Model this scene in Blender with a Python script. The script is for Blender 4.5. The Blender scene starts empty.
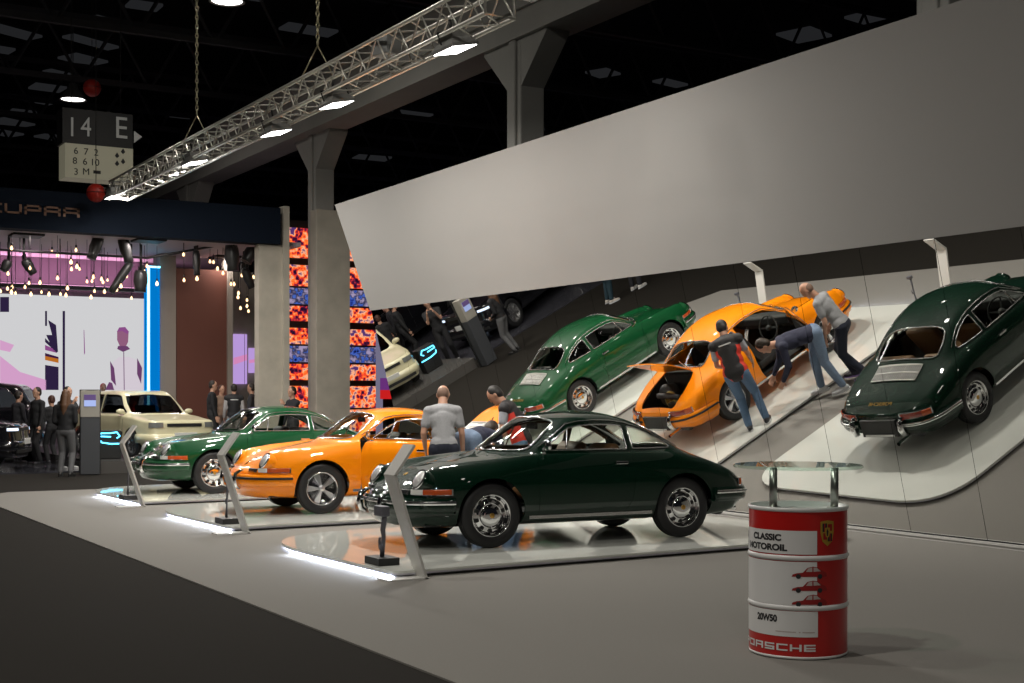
import bpy, bmesh, math, random
import numpy as np
from mathutils import Vector, Matrix
from mathutils.bvhtree import BVHTree
PI = math.pi
R_ = math.radians
scn = bpy.context.scene
COL = scn.collection
# ---------------------------------------------------------------- camera, world, exposure
# scene frame: x = 0 is the foot of the mirrored wall (x < 0 in front of it), y runs along it into the hall, z up
AZ = .534
cam = bpy.data.cameras.new('camera'); cam.lens = 36 * 1353 / 1024; cam.sensor_width = 36; cam.shift_y = .0530; cam.clip_end = 200
camo = bpy.data.objects.new('camera', cam); COL.objects.link(camo)
camo.location = (-11.181, 0, 1.537); camo.rotation_euler = (PI / 2, 0, -AZ)
scn.camera = camo
scn.view_settings.view_transform = 'Standard'; scn.view_settings.look = 'None'; scn.view_settings.gamma = 1; scn.view_settings.use_curve_mapping = False
scn.view_settings.exposure = 0.0
scn.cycles.use_denoising = True
scn.cycles.max_bounces = 10; scn.cycles.glossy_bounces = 6; scn.cycles.transparent_max_bounces = 16; scn.cycles.sample_clamp_indirect = 6
wd = bpy.data.worlds.new('hall'); scn.world = wd; wd.use_nodes = True
wd.node_tree.nodes['Background'].inputs[0].default_value = (.55, .6, .7, 1); wd.node_tree.nodes['Background'].inputs[1].default_value = .010
def area(loc, rot, sx, sy, e, col=(1, .97, .93), spread=PI, name='lamp_light', parent=None):
    l = bpy.data.lights.new(name, 'AREA'); l.shape = 'RECTANGLE'; l.size = sx; l.size_y = sy; l.energy = e; l.color = col; l.spread = spread
    o = bpy.data.objects.new(name, l); COL.objects.link(o); o.location = loc; o.rotation_euler = rot
    if parent: o.parent = parent
    return o
def px_at(px, py, Y):
    """point of the plane y = Y that the photograph shows at pixel (px, py)"""
    a, b = (px - 512) / 1353, (395.8 - py) / 1353
    dx = a * math.cos(AZ) + math.sin(AZ); dy = -a * math.sin(AZ) + math.cos(AZ); k = Y / dy
    return Vector((-11.181 + dx * k, Y, 1.537 + b * k))
FLOOD_E = 180; BAY_E = 150
# ---------------------------------------------------------------- materials
MATS = {}
def mat(name, col=(.5, .5, .5), rough=.5, metal=0., coat=0., emis=None, estr=0., spec=.5, bump=None, noise=None, coatr=.03):
    if name in MATS: return MATS[name]
    m = bpy.data.materials.new(name); m.use_nodes = True
    nt = m.node_tree; b = nt.nodes['Principled BSDF']
    b.inputs['Base Color'].default_value = (*col, 1)
    b.inputs['Roughness'].default_value = rough
    b.inputs['Metallic'].default_value = metal
    b.inputs['Coat Weight'].default_value = coat
    b.inputs['Coat Roughness'].default_value = coatr; b.inputs['Coat IOR'].default_value = 1.5
    b.inputs['Specular IOR Level'].default_value = spec
    if emis:
        b.inputs['Emission Color'].default_value = (*emis, 1); b.inputs['Emission Strength'].default_value = estr
    if noise or bump:
        tc = nt.nodes.new('ShaderNodeTexCoord'); n = nt.nodes.new('ShaderNodeTexNoise')
        sc_, amt = noise or bump
        n.inputs['Scale'].default_value = sc_; n.inputs['Detail'].default_value = 4
        nt.links.new(tc.outputs['Object'], n.inputs['Vector'])
        if noise:
            mx = nt.nodes.new('ShaderNodeMix'); mx.data_type = 'RGBA'
            nt.links.new(n.outputs['Fac'], mx.inputs[0])
            mx.inputs[6].default_value = (*[c * (1 - amt) for c in col], 1); mx.inputs[7].default_value = (*[min(1, c * (1 + amt)) for c in col], 1)
            nt.links.new(mx.outputs[2], b.inputs['Base Color'])
        if bump:
            bp = nt.nodes.new('ShaderNodeBump'); bp.inputs['Strength'].default_value = bump[1]; bp.inputs['Distance'].default_value = .01
            nt.links.new(n.outputs['Fac'], bp.inputs['Height']); nt.links.new(bp.outputs[0], b.inputs['Normal'])
    MATS[name] = m
    return m
def glass_mat(name, tint=(.8, .82, .8), ior=1.5):
    if name in MATS: return MATS[name]
    m = bpy.data.materials.new(name); m.use_nodes = True
    nt = m.node_tree; nt.nodes.clear()
    o = nt.nodes.new('ShaderNodeOutputMaterial'); mx = nt.nodes.new('ShaderNodeMixShader')
    t = nt.nodes.new('ShaderNodeBsdfTransparent'); g = nt.nodes.new('ShaderNodeBsdfGlossy'); f = nt.nodes.new('ShaderNodeFresnel')
    t.inputs[0].default_value = (*tint, 1); g.inputs['Roughness'].default_value = .0; f.inputs[0].default_value = ior
    ge = nt.nodes.new('ShaderNodeNewGeometry'); ma = nt.nodes.new('ShaderNodeMath'); ma.operation = 'SUBTRACT'; ma.inputs[0].default_value = 1; nt.links.new(ge.outputs['Backfacing'], ma.inputs[1])
    mu = nt.nodes.new('ShaderNodeMath'); mu.operation = 'MULTIPLY'; nt.links.new(f.outputs[0], mu.inputs[0]); nt.links.new(ma.outputs[0], mu.inputs[1])
    nt.links.new(mu.outputs[0], mx.inputs[0]); nt.links.new(t.outputs[0], mx.inputs[1]); nt.links.new(g.outputs[0], mx.inputs[2]); nt.links.new(mx.outputs[0], o.inputs[0])
    MATS[name] = m
    return m
def emit(name, col, s):
    if name in MATS: return MATS[name]
    m = bpy.data.materials.new(name); m.use_nodes = True
    nt = m.node_tree; nt.nodes.clear()
    o = nt.nodes.new('ShaderNodeOutputMaterial'); e = nt.nodes.new('ShaderNodeEmission')
    e.inputs[0].default_value = (*col, 1); e.inputs[1].default_value = s
    nt.links.new(e.outputs[0], o.inputs[0]); MATS[name] = m
    return m
# ---------------------------------------------------------------- mesh helpers
class MB:
    """collects shapes, links them as one mesh object"""
    def __init__(s): s.v = []; s.f = []; s.m = []; s.sm = []
    def add(s, V, F, mi=0, smooth=False, M=None):
        o = len(s.v)
        if M is not None: V = [tuple(M @ Vector(p)) for p in V]
        s.v += [tuple(p) for p in V]; s.f += [[i + o for i in f] for f in F]; s.m += [mi] * len(F); s.sm += [smooth] * len(F)
        return s
    def box(s, x0, x1, y0, y1, z0, z1, mi=0, M=None):
        V = [(x, y, z) for x in (x0, x1) for y in (y0, y1) for z in (z0, z1)]
        F = [(0, 1, 3, 2), (4, 6, 7, 5), (0, 4, 5, 1), (2, 3, 7, 6), (0, 2, 6, 4), (1, 5, 7, 3)]
        return s.add(V, F, mi, False, M)
    def prism(s, pts, ext, mi=0, M=None, smooth=False):
        """pts: 3D polygon; ext: vector"""
        n = len(pts); e = Vector(ext)
        V = [tuple(p) for p in pts] + [tuple(Vector(p) + e) for p in pts]
        F = [list(range(n))[::-1], list(range(n, 2 * n))] + [[i, (i + 1) % n, n + (i + 1) % n, n + i] for i in range(n)]
        nn = Vector((0, 0, 0))
        for i in range(n):
            a = Vector(pts[i]); b = Vector(pts[(i + 1) % n]); nn += a.cross(b)
        if nn.dot(e) < 0: F = [f[::-1] for f in F]
        return s.add(V, F, mi, smooth, M)
    def lathe(s, prof, n=32, mi=0, M=None, smooth=True, close=True):
        """prof: (r, h) list, about local z"""
        V = []; F = []
        k = len(prof)
        for i in range(n):
            a = 2 * PI * i / n
            V += [(r * math.cos(a), r * math.sin(a), h) for r, h in prof]
        for i in range(n):
            j = (i + 1) % n
            for q in range(k - 1):
                F.append([i * k + q, j * k + q, j * k + q + 1, i * k + q + 1])
        if close:
            if prof[0][0] > 1e-5: F.append([i * k for i in range(n)][::-1])
            if prof[-1][0] > 1e-5: F.append([i * k + k - 1 for i in range(n)])
        return s.add(V, F, mi, smooth, M)
    def tube(s, pts, r, n=8, mi=0, M=None, closed=False, caps=True, smooth=True):
        pts = [Vector(p) for p in pts]; K = len(pts)
        rr = r if isinstance(r, (list, tuple)) else [r] * K
        V = []; F = []; up = None
        for i, p in enumerate(pts):
            if closed: d = pts[(i + 1) % K] - pts[i - 1]
            else: d = pts[min(i + 1, K - 1)] - pts[max(i - 1, 0)]
            if d.length < 1e-9: d = Vector((0, 0, 1))
            d.normalize()
            if up is None:
                up = Vector((0, 0, 1)) if abs(d.z) < .9 else Vector((1, 0, 0))
            a = d.cross(up)
            if a.length < 1e-6: a = d.orthogonal()
            a.normalize(); b = a.cross(d).normalized(); up = b
            V += [tuple(p + a * (rr[i] * math.cos(2 * PI * q / n)) + b * (rr[i] * math.sin(2 * PI * q / n))) for q in range(n)]
        for i in range(K if closed else K - 1):
            j = (i + 1) % K
            for q in range(n):
                w = (q + 1) % n
                F.append([i * n + q, i * n + w, j * n + w, j * n + q])
        if caps and not closed:
            F.append(list(range(n))[::-1]); F.append([(K - 1) * n + q for q in range(n)])
        return s.add(V, F, mi, smooth, M)
    def sweep(s, path, prof, mi=0, closed=False, smooth=False, M=None, up=(0, 0, 1)):
        """prof: (side, up) offsets; side = outward (right of travel)"""
        path = [Vector(p) for p in path]; K = len(path); n = len(prof); U = Vector(up)
        V = []; F = []
        for i, p in enumerate(path):
            d = (path[(i + 1) % K] - path[i - 1]) if closed else (path[min(i + 1, K - 1)] - path[max(i - 1, 0)])
            a = d.cross(U).normalized(); b = a.cross(d).normalized()
            V += [tuple(p + a * q[0] + b * q[1]) for q in prof]
        for i in range(K if closed else K - 1):
            j = (i + 1) % K
            for q in range(n):
                w = (q + 1) % n
                F.append([i * n + q, j * n + q, j * n + w, i * n + w])
        if not closed:
            F.append(list(range(n))); F.append([(K - 1) * n + q for q in range(n)][::-1])
        return s.add(V, F, mi, smooth, M)
    def sphere(s, c, r, n=16, mi=0, M=None):
        rx, ry, rz = (r, r, r) if not isinstance(r, (tuple, list)) else r
        V = [(c[0], c[1], c[2] - rz)]; F = []; m = n // 2
        for j in range(1, m):
            t = PI * j / m
            for i in range(n):
                a = 2 * PI * i / n
                V.append((c[0] + rx * math.sin(t) * math.cos(a), c[1] + ry * math.sin(t) * math.sin(a), c[2] - rz * math.cos(t)))
        V.append((c[0], c[1], c[2] + rz)); L = len(V) - 1
        for i in range(n):
            F.append([0, 1 + (i + 1) % n, 1 + i]); F.append([L, 1 + (m - 2) * n + i, 1 + (m - 2) * n + (i + 1) % n])
            for j in range(m - 2):
                a = 1 + j * n
                F.append([a + i, a + (i + 1) % n, a + n + (i + 1) % n, a + n + i])
        return s.add(V, F, mi, True, M)
    def build(s, name, mats, parent=None, bevel=0, sub=0):
        me = bpy.data.meshes.new(name)
        me.from_pydata(s.v, [], s.f)
        if not isinstance(mats, (list, tuple)): mats = [mats]
        for m in mats: me.materials.append(m)
        me.polygons.foreach_set('material_index', s.m)
        me.polygons.foreach_set('use_smooth', s.sm)
        me.update()
        o = bpy.data.objects.new(name, me); COL.objects.link(o)
        if parent: o.parent = parent
        if bevel:
            b = o.modifiers.new('b', 'BEVEL'); b.width = bevel; b.segments = 2; b.limit_method = 'ANGLE'; b.angle_limit = R_(40)
        if sub:
            b = o.modifiers.new('s', 'SUBSURF'); b.levels = sub; b.render_levels = sub
        return o
def empty(name, loc=(0, 0, 0), rz=0):
    o = bpy.data.objects.new(name, None); COL.objects.link(o); o.location = loc; o.rotation_euler = (0, 0, rz); o.empty_display_size = .1
    return o
def tag(o, label=None, cat=None, group=None, kind=None):
    if label: o['label'] = label
    if cat: o['category'] = cat
    if group: o['group'] = group
    if kind: o['kind'] = kind
    return o
def kids(o): return [c for c in bpy.data.objects if c.parent == o]
def copy_tree(o, parent=None):
    c = o.copy(); COL.objects.link(c)
    if parent: c.parent = parent
    for k in o.children: copy_tree(k, c)
    return c
def T(x=0, y=0, z=0): return Matrix.Translation((x, y, z))
def RX(a): return Matrix.Rotation(R_(a), 4, 'X')
def RY(a): return Matrix.Rotation(R_(a), 4, 'Y')
def RZ(a): return Matrix.Rotation(R_(a), 4, 'Z')
def frame(p, z, x=(1, 0, 0)):
    """matrix at p whose local z looks along z"""
    z = Vector(z).normalized(); x = Vector(x); x = (x - z * x.dot(z)).normalized(); y = z.cross(x)
    return Matrix(((x[0], y[0], z[0], p[0]), (x[1], y[1], z[1], p[1]), (x[2], y[2], z[2], p[2]), (0, 0, 0, 1)))
def struct(o): o['kind'] = 'structure'; return o
def text_part(s, size, M, m, name, parent, depth=.003, font_scale=(1, 1)):
    cu = bpy.data.curves.new(name, 'FONT'); cu.body = s; cu.size = size; cu.extrude = depth; cu.align_x = 'CENTER'; cu.align_y = 'CENTER'
    o = bpy.data.objects.new(name, cu); COL.objects.link(o)
    me = bpy.data.meshes.new_from_object(o.evaluated_get(bpy.context.evaluated_depsgraph_get()))
    bpy.data.objects.remove(o)
    me.transform(M @ Matrix.Diagonal((font_scale[0], font_scale[1], 1, 1)))
    me.materials.clear(); me.materials.append(m)
    o = bpy.data.objects.new(name, me); COL.objects.link(o); o.parent = parent
    return o
SEG = {'C': 'TBab', 'U': 'Babcd', 'P': 'TMabc', 'R': 'TMabcd', 'A': 'TMabcd', 'O': 'TBabcd', 'S': 'TMBad', 'H': 'Mabcd', 'E': 'TMBab'}
def seg_boxes(word, w, h, gap, tx, ty):
    """square stroke lettering: (x0, x1, z0, z1) boxes, origin at the lower left"""
    out = []
    for i, ch in enumerate(word):
        x = i * (w + gap); m = h * .46
        for s in SEG[ch]:
            if s == 'T': out.append((x, x + w, h - ty, h))
            if s == 'B': out.append((x, x + w, 0, ty))
            if s == 'M': out.append((x, x + w, m - ty / 2, m + ty / 2))
            if s == 'a': out.append((x, x + tx, m, h))
            if s == 'b': out.append((x, x + tx, 0, m))
            if s == 'c': out.append((x + w - tx, x + w, m, h))
            if s == 'd': out.append((x + w - tx, x + w, 0, m))
    return out
def boolean(ob, cutters, op='DIFFERENCE', solver='MANIFOLD'):
    for c in cutters:
        md = ob.modifiers.new('b', 'BOOLEAN'); md.object = c; md.operation = op; md.solver = solver
    dg = bpy.context.evaluated_depsgraph_get()
    me = bpy.data.meshes.new_from_object(ob.evaluated_get(dg))
    ob.modifiers.clear()
    return me
def kill(*obs):
    for o in obs:
        bpy.data.objects.remove(o, do_unlink=True)
# ---------------------------------------------------------------- classic coupe
WB = 2.211
HX = WB / 2
def herm(P, t, axis_pts=None):
    pass
def interp_rows(C, k, mirror_ends):
    """C: (n, m, 3) -> dense along axis 0, k samples per span, smooth through the points"""
    n = len(C)
    flip = np.array([1, -1, 1.])
    A = np.concatenate([C[1:2] * flip if mirror_ends[0] else 2 * C[0:1] - C[1:2], C, C[-2:-1] * flip if mirror_ends[1] else 2 * C[-1:] - C[-2:-1]])
    hh = np.linalg.norm(np.diff(A, axis=0), axis=2).mean(axis=1) + 1e-6
    D = np.diff(A, axis=0) / hh[:, None, None]
    Mt = [(hh[i + 1] * D[i] + hh[i] * D[i + 1]) / (hh[i] + hh[i + 1]) for i in range(n)]
    out = []
    for i in range(n - 1):
        h = hh[i + 1]
        for q in range(k):
            t = q / k
            h00 = 2 * t**3 - 3 * t**2 + 1; h10 = t**3 - 2 * t**2 + t; h01 = -2 * t**3 + 3 * t**2; h11 = t**3 - t**2
            out.append(h00 * C[i] + h10 * h * Mt[i] + h01 * C[i + 1] + h11 * h * Mt[i + 1])
    out.append(C[-1])
    return np.array(out)
CAGE = [
 # bottom centre .. tuck .. side .. shoulder .. crown .. belt .. rail .. roof .. centre
 [(1.80,0,.20),(1.88,0,.205),(1.95,0,.23),(2.00,0,.31),(2.015,0,.42),(2.00,0,.50),(1.97,0,.535),(1.955,0,.55),(1.94,0,.562),(1.925,0,.573),(1.91,0,.583)],
 [(1.76,0,.20),(1.86,.22,.205),(1.93,.24,.23),(1.98,.25,.31),(1.995,.25,.42),(1.98,.25,.50),(1.955,.25,.535),(1.93,.21,.555),(1.91,.15,.572),(1.88,.08,.586),(1.86,0,.60)],
 [(1.68,0,.2),(1.80,.40,.205),(1.87,.44,.23),(1.92,.46,.31),(1.935,.465,.42),(1.925,.46,.50),(1.90,.45,.55),(1.87,.34,.58),(1.85,.24,.60),(1.83,.12,.62),(1.81,0,.635)],
 [(1.58,0,.2),(1.66,.52,.205),(1.77,.58,.23),(1.82,.605,.31),(1.84,.615,.42),(1.84,.61,.52),(1.825,.55,.61),(1.78,.38,.645),(1.75,.26,.665),(1.73,.13,.68),(1.72,0,.685)],
 [(1.5,0,.2),(1.52,.54,.205),(1.62,.64,.235),(1.67,.68,.32),(1.69,.70,.45),(1.70,.69,.60),(1.715,.575,.755),(1.66,.40,.715),(1.62,.27,.73),(1.60,.13,.738),(1.60,0,.74)],
 [(1.4,0,.2),(1.4,.56,.2),(1.42,.67,.24),(1.44,.735,.33),(1.45,.757,.49),(1.46,.735,.67),(1.46,.60,.815),(1.42,.43,.775),(1.40,.29,.783),(1.4,.14,.79),(1.4,0,.793)],
 [(1.1,0,.2),(1.1,.56,.2),(1.1,.70,.24),(1.1,.765,.34),(1.1,.787,.52),(1.1,.765,.72),(1.1,.64,.852),(1.08,.49,.832),(1.08,.33,.84),(1.08,.16,.848),(1.08,0,.852)],
 [(.8,0,.2),(.8,.56,.2),(.8,.70,.24),(.8,.765,.34),(.82,.79,.54),(.82,.77,.75),(.81,.68,.875),(.74,.575,.878),(.80,.40,.893),(.84,.2,.902),(.855,0,.906)],
 [(.5,0,.2),(.5,.56,.2),(.5,.70,.24),(.5,.77,.34),(.55,.792,.55),(.55,.775,.77),(.54,.705,.888),(.56,.655,.90),(.46,.60,1.02),(.585,.29,1.075),(.60,0,1.085)],
 [(.2,0,.2),(.2,.56,.2),(.2,.70,.24),(.2,.77,.34),(.2,.795,.55),(.2,.78,.78),(.2,.722,.892),(.2,.69,.908),(.19,.562,1.175),(.30,.29,1.243),(.325,0,1.255)],
 [(-.1,0,.2),(-.1,.56,.2),(-.1,.70,.24),(-.1,.77,.34),(-.1,.797,.55),(-.1,.782,.78),(-.1,.73,.895),(-.1,.70,.91),(-.1,.545,1.222),(-.08,.29,1.30),(-.07,0,1.316)],
 [(-.45,0,.2),(-.45,.56,.2),(-.45,.70,.24),(-.45,.77,.34),(-.45,.798,.55),(-.45,.785,.78),(-.45,.732,.895),(-.45,.697,.91),(-.45,.535,1.205),(-.48,.29,1.275),(-.48,0,1.292)],
 [(-.76,0,.2),(-.76,.56,.2),(-.76,.70,.24),(-.76,.775,.34),(-.76,.802,.55),(-.76,.79,.78),(-.76,.735,.890),(-.77,.685,.915),(-.76,.53,1.125),(-.78,.29,1.185),(-.79,0,1.20)],
 [(-1.03,0,.2),(-1.03,.56,.2),(-1.03,.70,.24),(-1.03,.78,.34),(-1.03,.806,.55),(-1.03,.793,.765),(-1.03,.74,.868),(-1.03,.655,.918),(-1.03,.52,1.005),(-1.04,.28,1.05),(-1.05,0,1.065)],
 [(-1.3,0,.2),(-1.3,.56,.2),(-1.3,.69,.24),(-1.3,.77,.34),(-1.3,.80,.53),(-1.3,.782,.73),(-1.3,.715,.825),(-1.3,.60,.862),(-1.3,.45,.895),(-1.3,.24,.92),(-1.3,0,.928)],
 [(-1.6,0,.21),(-1.6,.54,.21),(-1.6,.66,.25),(-1.6,.735,.34),(-1.6,.765,.5),(-1.6,.742,.66),(-1.6,.665,.75),(-1.6,.54,.775),(-1.6,.40,.79),(-1.6,.21,.80),(-1.6,0,.805)],
 [(-1.8,0,.24),(-1.82,.48,.24),(-1.84,.60,.27),(-1.85,.67,.34),(-1.86,.69,.46),(-1.86,.665,.585),(-1.86,.58,.655),(-1.86,.46,.675),(-1.87,.34,.685),(-1.88,.18,.692),(-1.88,0,.695)],
 [(-1.88,0,.28),(-1.90,.40,.28),(-1.93,.49,.30),(-1.96,.54,.35),(-1.98,.56,.45),(-1.98,.535,.55),(-1.965,.46,.60),(-1.965,.37,.615),(-1.975,.26,.62),(-1.98,.13,.625),(-1.98,0,.628)],
 [(-1.92,0,.30),(-1.95,.24,.30),(-1.98,.29,.32),(-2.01,.32,.36),(-2.03,.33,.45),(-2.03,.31,.53),(-2.02,.27,.575),(-2.02,.22,.588),(-2.02,.16,.594),(-2.02,.08,.597),(-2.02,0,.60)],
 [(-1.94,0,.31),(-1.96,0,.31),(-1.99,0,.33),(-2.025,0,.37),(-2.045,0,.45),(-2.045,0,.52),(-2.038,0,.555),(-2.036,0,.565),(-2.034,0,.572),(-2.032,0,.58),(-2.03,0,.587)],
]
def shell_grid():
    C = np.array(CAGE, float)
    G = interp_rows(C, 8, (True, True))
    G = np.transpose(interp_rows(np.transpose(G, (1, 0, 2)), 6, (False, True)), (1, 0, 2))
    for _ in range(3):                       # even out the curvature a little
        P = G.copy()
        P[1:-1, 1:-1] = .5 * G[1:-1, 1:-1] + .125 * (G[2:, 1:-1] + G[:-2, 1:-1] + G[1:-1, 2:] + G[1:-1, :-2])
        G = P
    G[0, :, 1] = 0; G[-1, :, 1] = 0; G[:, 0, 1] = 0; G[:, -1, 1] = 0
    return G
def shell_mesh(G):
    nu, nv, _ = G.shape
    V = []; idx = {}
    def vid(i, j, s):
        p = G[i, j]
        if s < 0 and abs(p[1]) < 1e-9: s = 1
        if (i, j, s) not in idx:
            idx[(i, j, s)] = len(V); V.append((p[0], p[1] * s, p[2]))
        return idx[(i, j, s)]
    F = []
    for s in (1, -1):
        for i in range(nu - 1):
            for j in range(nv - 1):
                q = [vid(i, j, s), vid(i + 1, j, s), vid(i + 1, j + 1, s), vid(i, j + 1, s)]
                r = []
                for a in q:
                    if a not in r: r.append(a)
                if len(r) > 2: F.append(r if s > 0 else r[::-1])
    me = bpy.data.meshes.new('shell'); me.from_pydata(V, [], F)
    bm = bmesh.new(); bm.from_mesh(me); bmesh.ops.remove_doubles(bm, verts=bm.verts, dist=1e-5); bmesh.ops.recalc_face_normals(bm, faces=bm.faces)
    bm.to_mesh(me); bm.free()
    return me
class Shell:
    def __init__(s):
        me = shell_mesh(shell_grid())
        s.me = me; me.update()
        s.V = [v.co.copy() for v in me.vertices]; s.N = [v.normal.copy() for v in me.vertices]
        me.calc_loop_triangles(); s.tri = [tuple(t.vertices) for t in me.loop_triangles]
        s.bvh = BVHTree.FromPolygons(s.V, s.tri)
        s.ob = bpy.data.objects.new('shell', me); COL.objects.link(s.ob)
        md = s.ob.modifiers.new('s', 'SOLIDIFY'); md.thickness = .014; md.offset = -1; md.use_even_offset = False
        thick = bpy.data.meshes.new_from_object(s.ob.evaluated_get(bpy.context.evaluated_depsgraph_get()))
        s.ob.modifiers.clear(); s.ob.data = thick
    def near_normal(s, co):
        loc, nor, i, d = s.bvh.find_nearest(co)
        a, b, c = s.tri[i]
        import mathutils
        w = mathutils.interpolate.poly_3d_calc([s.V[a], s.V[b], s.V[c]], loc)
        return (s.N[a] * w[0] + s.N[b] * w[1] + s.N[c] * w[2]).normalized(), d
    def cast(s, o, d):
        h = s.bvh.ray_cast(Vector(o), Vector(d).normalized())
        return h[0]
    def side(s, x, z, sg=1, off=0.):
        p = s.cast((x, 2 * sg, z), (0, -sg, 0))
        if p is None: return None
        n, _ = s.near_normal(p)
        return p + n * off
    def top(s, x, y, off=0.):
        p = s.cast((x, y, 3), (0, 0, -1)); n, _ = s.near_normal(p)
        return p + n * off
    def ring(s, cx, ang, z, off=0.):
        a = R_(ang); d = Vector((math.cos(a), math.sin(a), 0))
        p = s.cast(Vector((cx, 0, z)) + d * 3, -d); 
        return p + d * off
    def cut(s, cutters, op, name, mats, parent):
        """body panel: the shell minus / intersected with the cutters, with the smooth normals of the uncut shell"""
        me = boolean(s.ob, cutters, op)
        me.materials.clear()
        for m in (mats if isinstance(mats, (list, tuple)) else [mats]): me.materials.append(m)
        me.polygons.foreach_set('material_index', [0] * len(me.polygons))
        me.polygons.foreach_set('use_smooth', [True] * len(me.polygons))
        cache = {}
        nl = []
        for p in me.polygons:
            fn = p.normal
            for vi in p.vertices:
                if vi not in cache: cache[vi] = s.near_normal(me.vertices[vi].co)
                n, d = cache[vi]
                if d < .002 and fn.dot(n) > .6: nl.append(n)
                elif d < .03 and fn.dot(-n) > .6: nl.append(-n)
                else: nl.append(fn.copy())
        me.normals_split_custom_set(nl)
        o = bpy.data.objects.new(name, me); COL.objects.link(o); o.parent = parent
        return o
def prism_obj(pts, d, a, b):
    d = Vector(d).normalized()
    P = [Vector(p) + d * a for p in pts]
    return MB().prism(P, d * (b - a)).build('cutter', mat('cut'))
def smooth_poly(pts, k=6, sharp=()):
    """closed Catmull-Rom through pts; corner indices in sharp stay sharp"""
    P = [Vector(p) for p in pts]; n = len(P); out = []
    for i in range(n):
        p0, p1, p2, p3 = P[i - 1], P[i], P[(i + 1) % n], P[(i + 2) % n]
        if i in sharp: p0 = p1 - (p2 - p1)
        if (i + 1) % n in sharp: p3 = p2 + (p2 - p1)
        for q in range(k):
            t = q / k
            out.append(.5 * ((2 * p1) + (p2 - p0) * t + (2 * p0 - 5 * p1 + 4 * p2 - p3) * t * t + (3 * p1 - p0 - 3 * p2 + p3) * t**3))
    return out
def round_poly(pts, r, k=4):
    """polygon with filleted corners"""
    P = [Vector(p) for p in pts]; n = len(P); out = []
    for i in range(n):
        a, b, c = P[i - 1], P[i], P[(i + 1) % n]
        ra = r[i] if isinstance(r, (list, tuple)) else r
        u = (a - b); v = (c - b); l = min(ra, u.length * .45, v.length * .45)
        if l < 1e-5: out.append(b); continue
        u.normalize(); v.normalize()
        p, q = b + u * l, b + v * l
        for s_ in range(k + 1):
            t = s_ / k; out.append(p * (1 - t)**2 + b * 2 * t * (1 - t) + q * t * t)
    return out
def offset2d(P, d, ax):
    """inset a planar polygon (list of Vectors) by d in the two axes ax"""
    n = len(P); area = 0
    for i in range(n):
        a, b = P[i], P[(i + 1) % n]; area += a[ax[0]] * b[ax[1]] - b[ax[0]] * a[ax[1]]
    sg = 1 if area > 0 else -1; out = []
    for i in range(n):
        t = P[(i + 1) % n] - P[i - 1]; nx, ny = -t[ax[1]] * sg, t[ax[0]] * sg; l = math.hypot(nx, ny) or 1
        q = P[i].copy(); q[ax[0]] += nx / l * d; q[ax[1]] += ny / l * d; out.append(q)
    return out
def resample(P, step, closed=True):
    P = [Vector(p) for p in P]; Q = P + [P[0]] if closed else P; out = []
    for a, b in zip(Q[:-1], Q[1:]):
        k = max(1, int((b - a).length / step))
        out += [a + (b - a) * (i / k) for i in range(k)]
    if not closed: out.append(Q[-1])
    return out
def text_on(s, size, M, m, name, parent, sc_=(1, 1)): return text_part(s, size, M, m, name, parent, .004, sc_)

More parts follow.
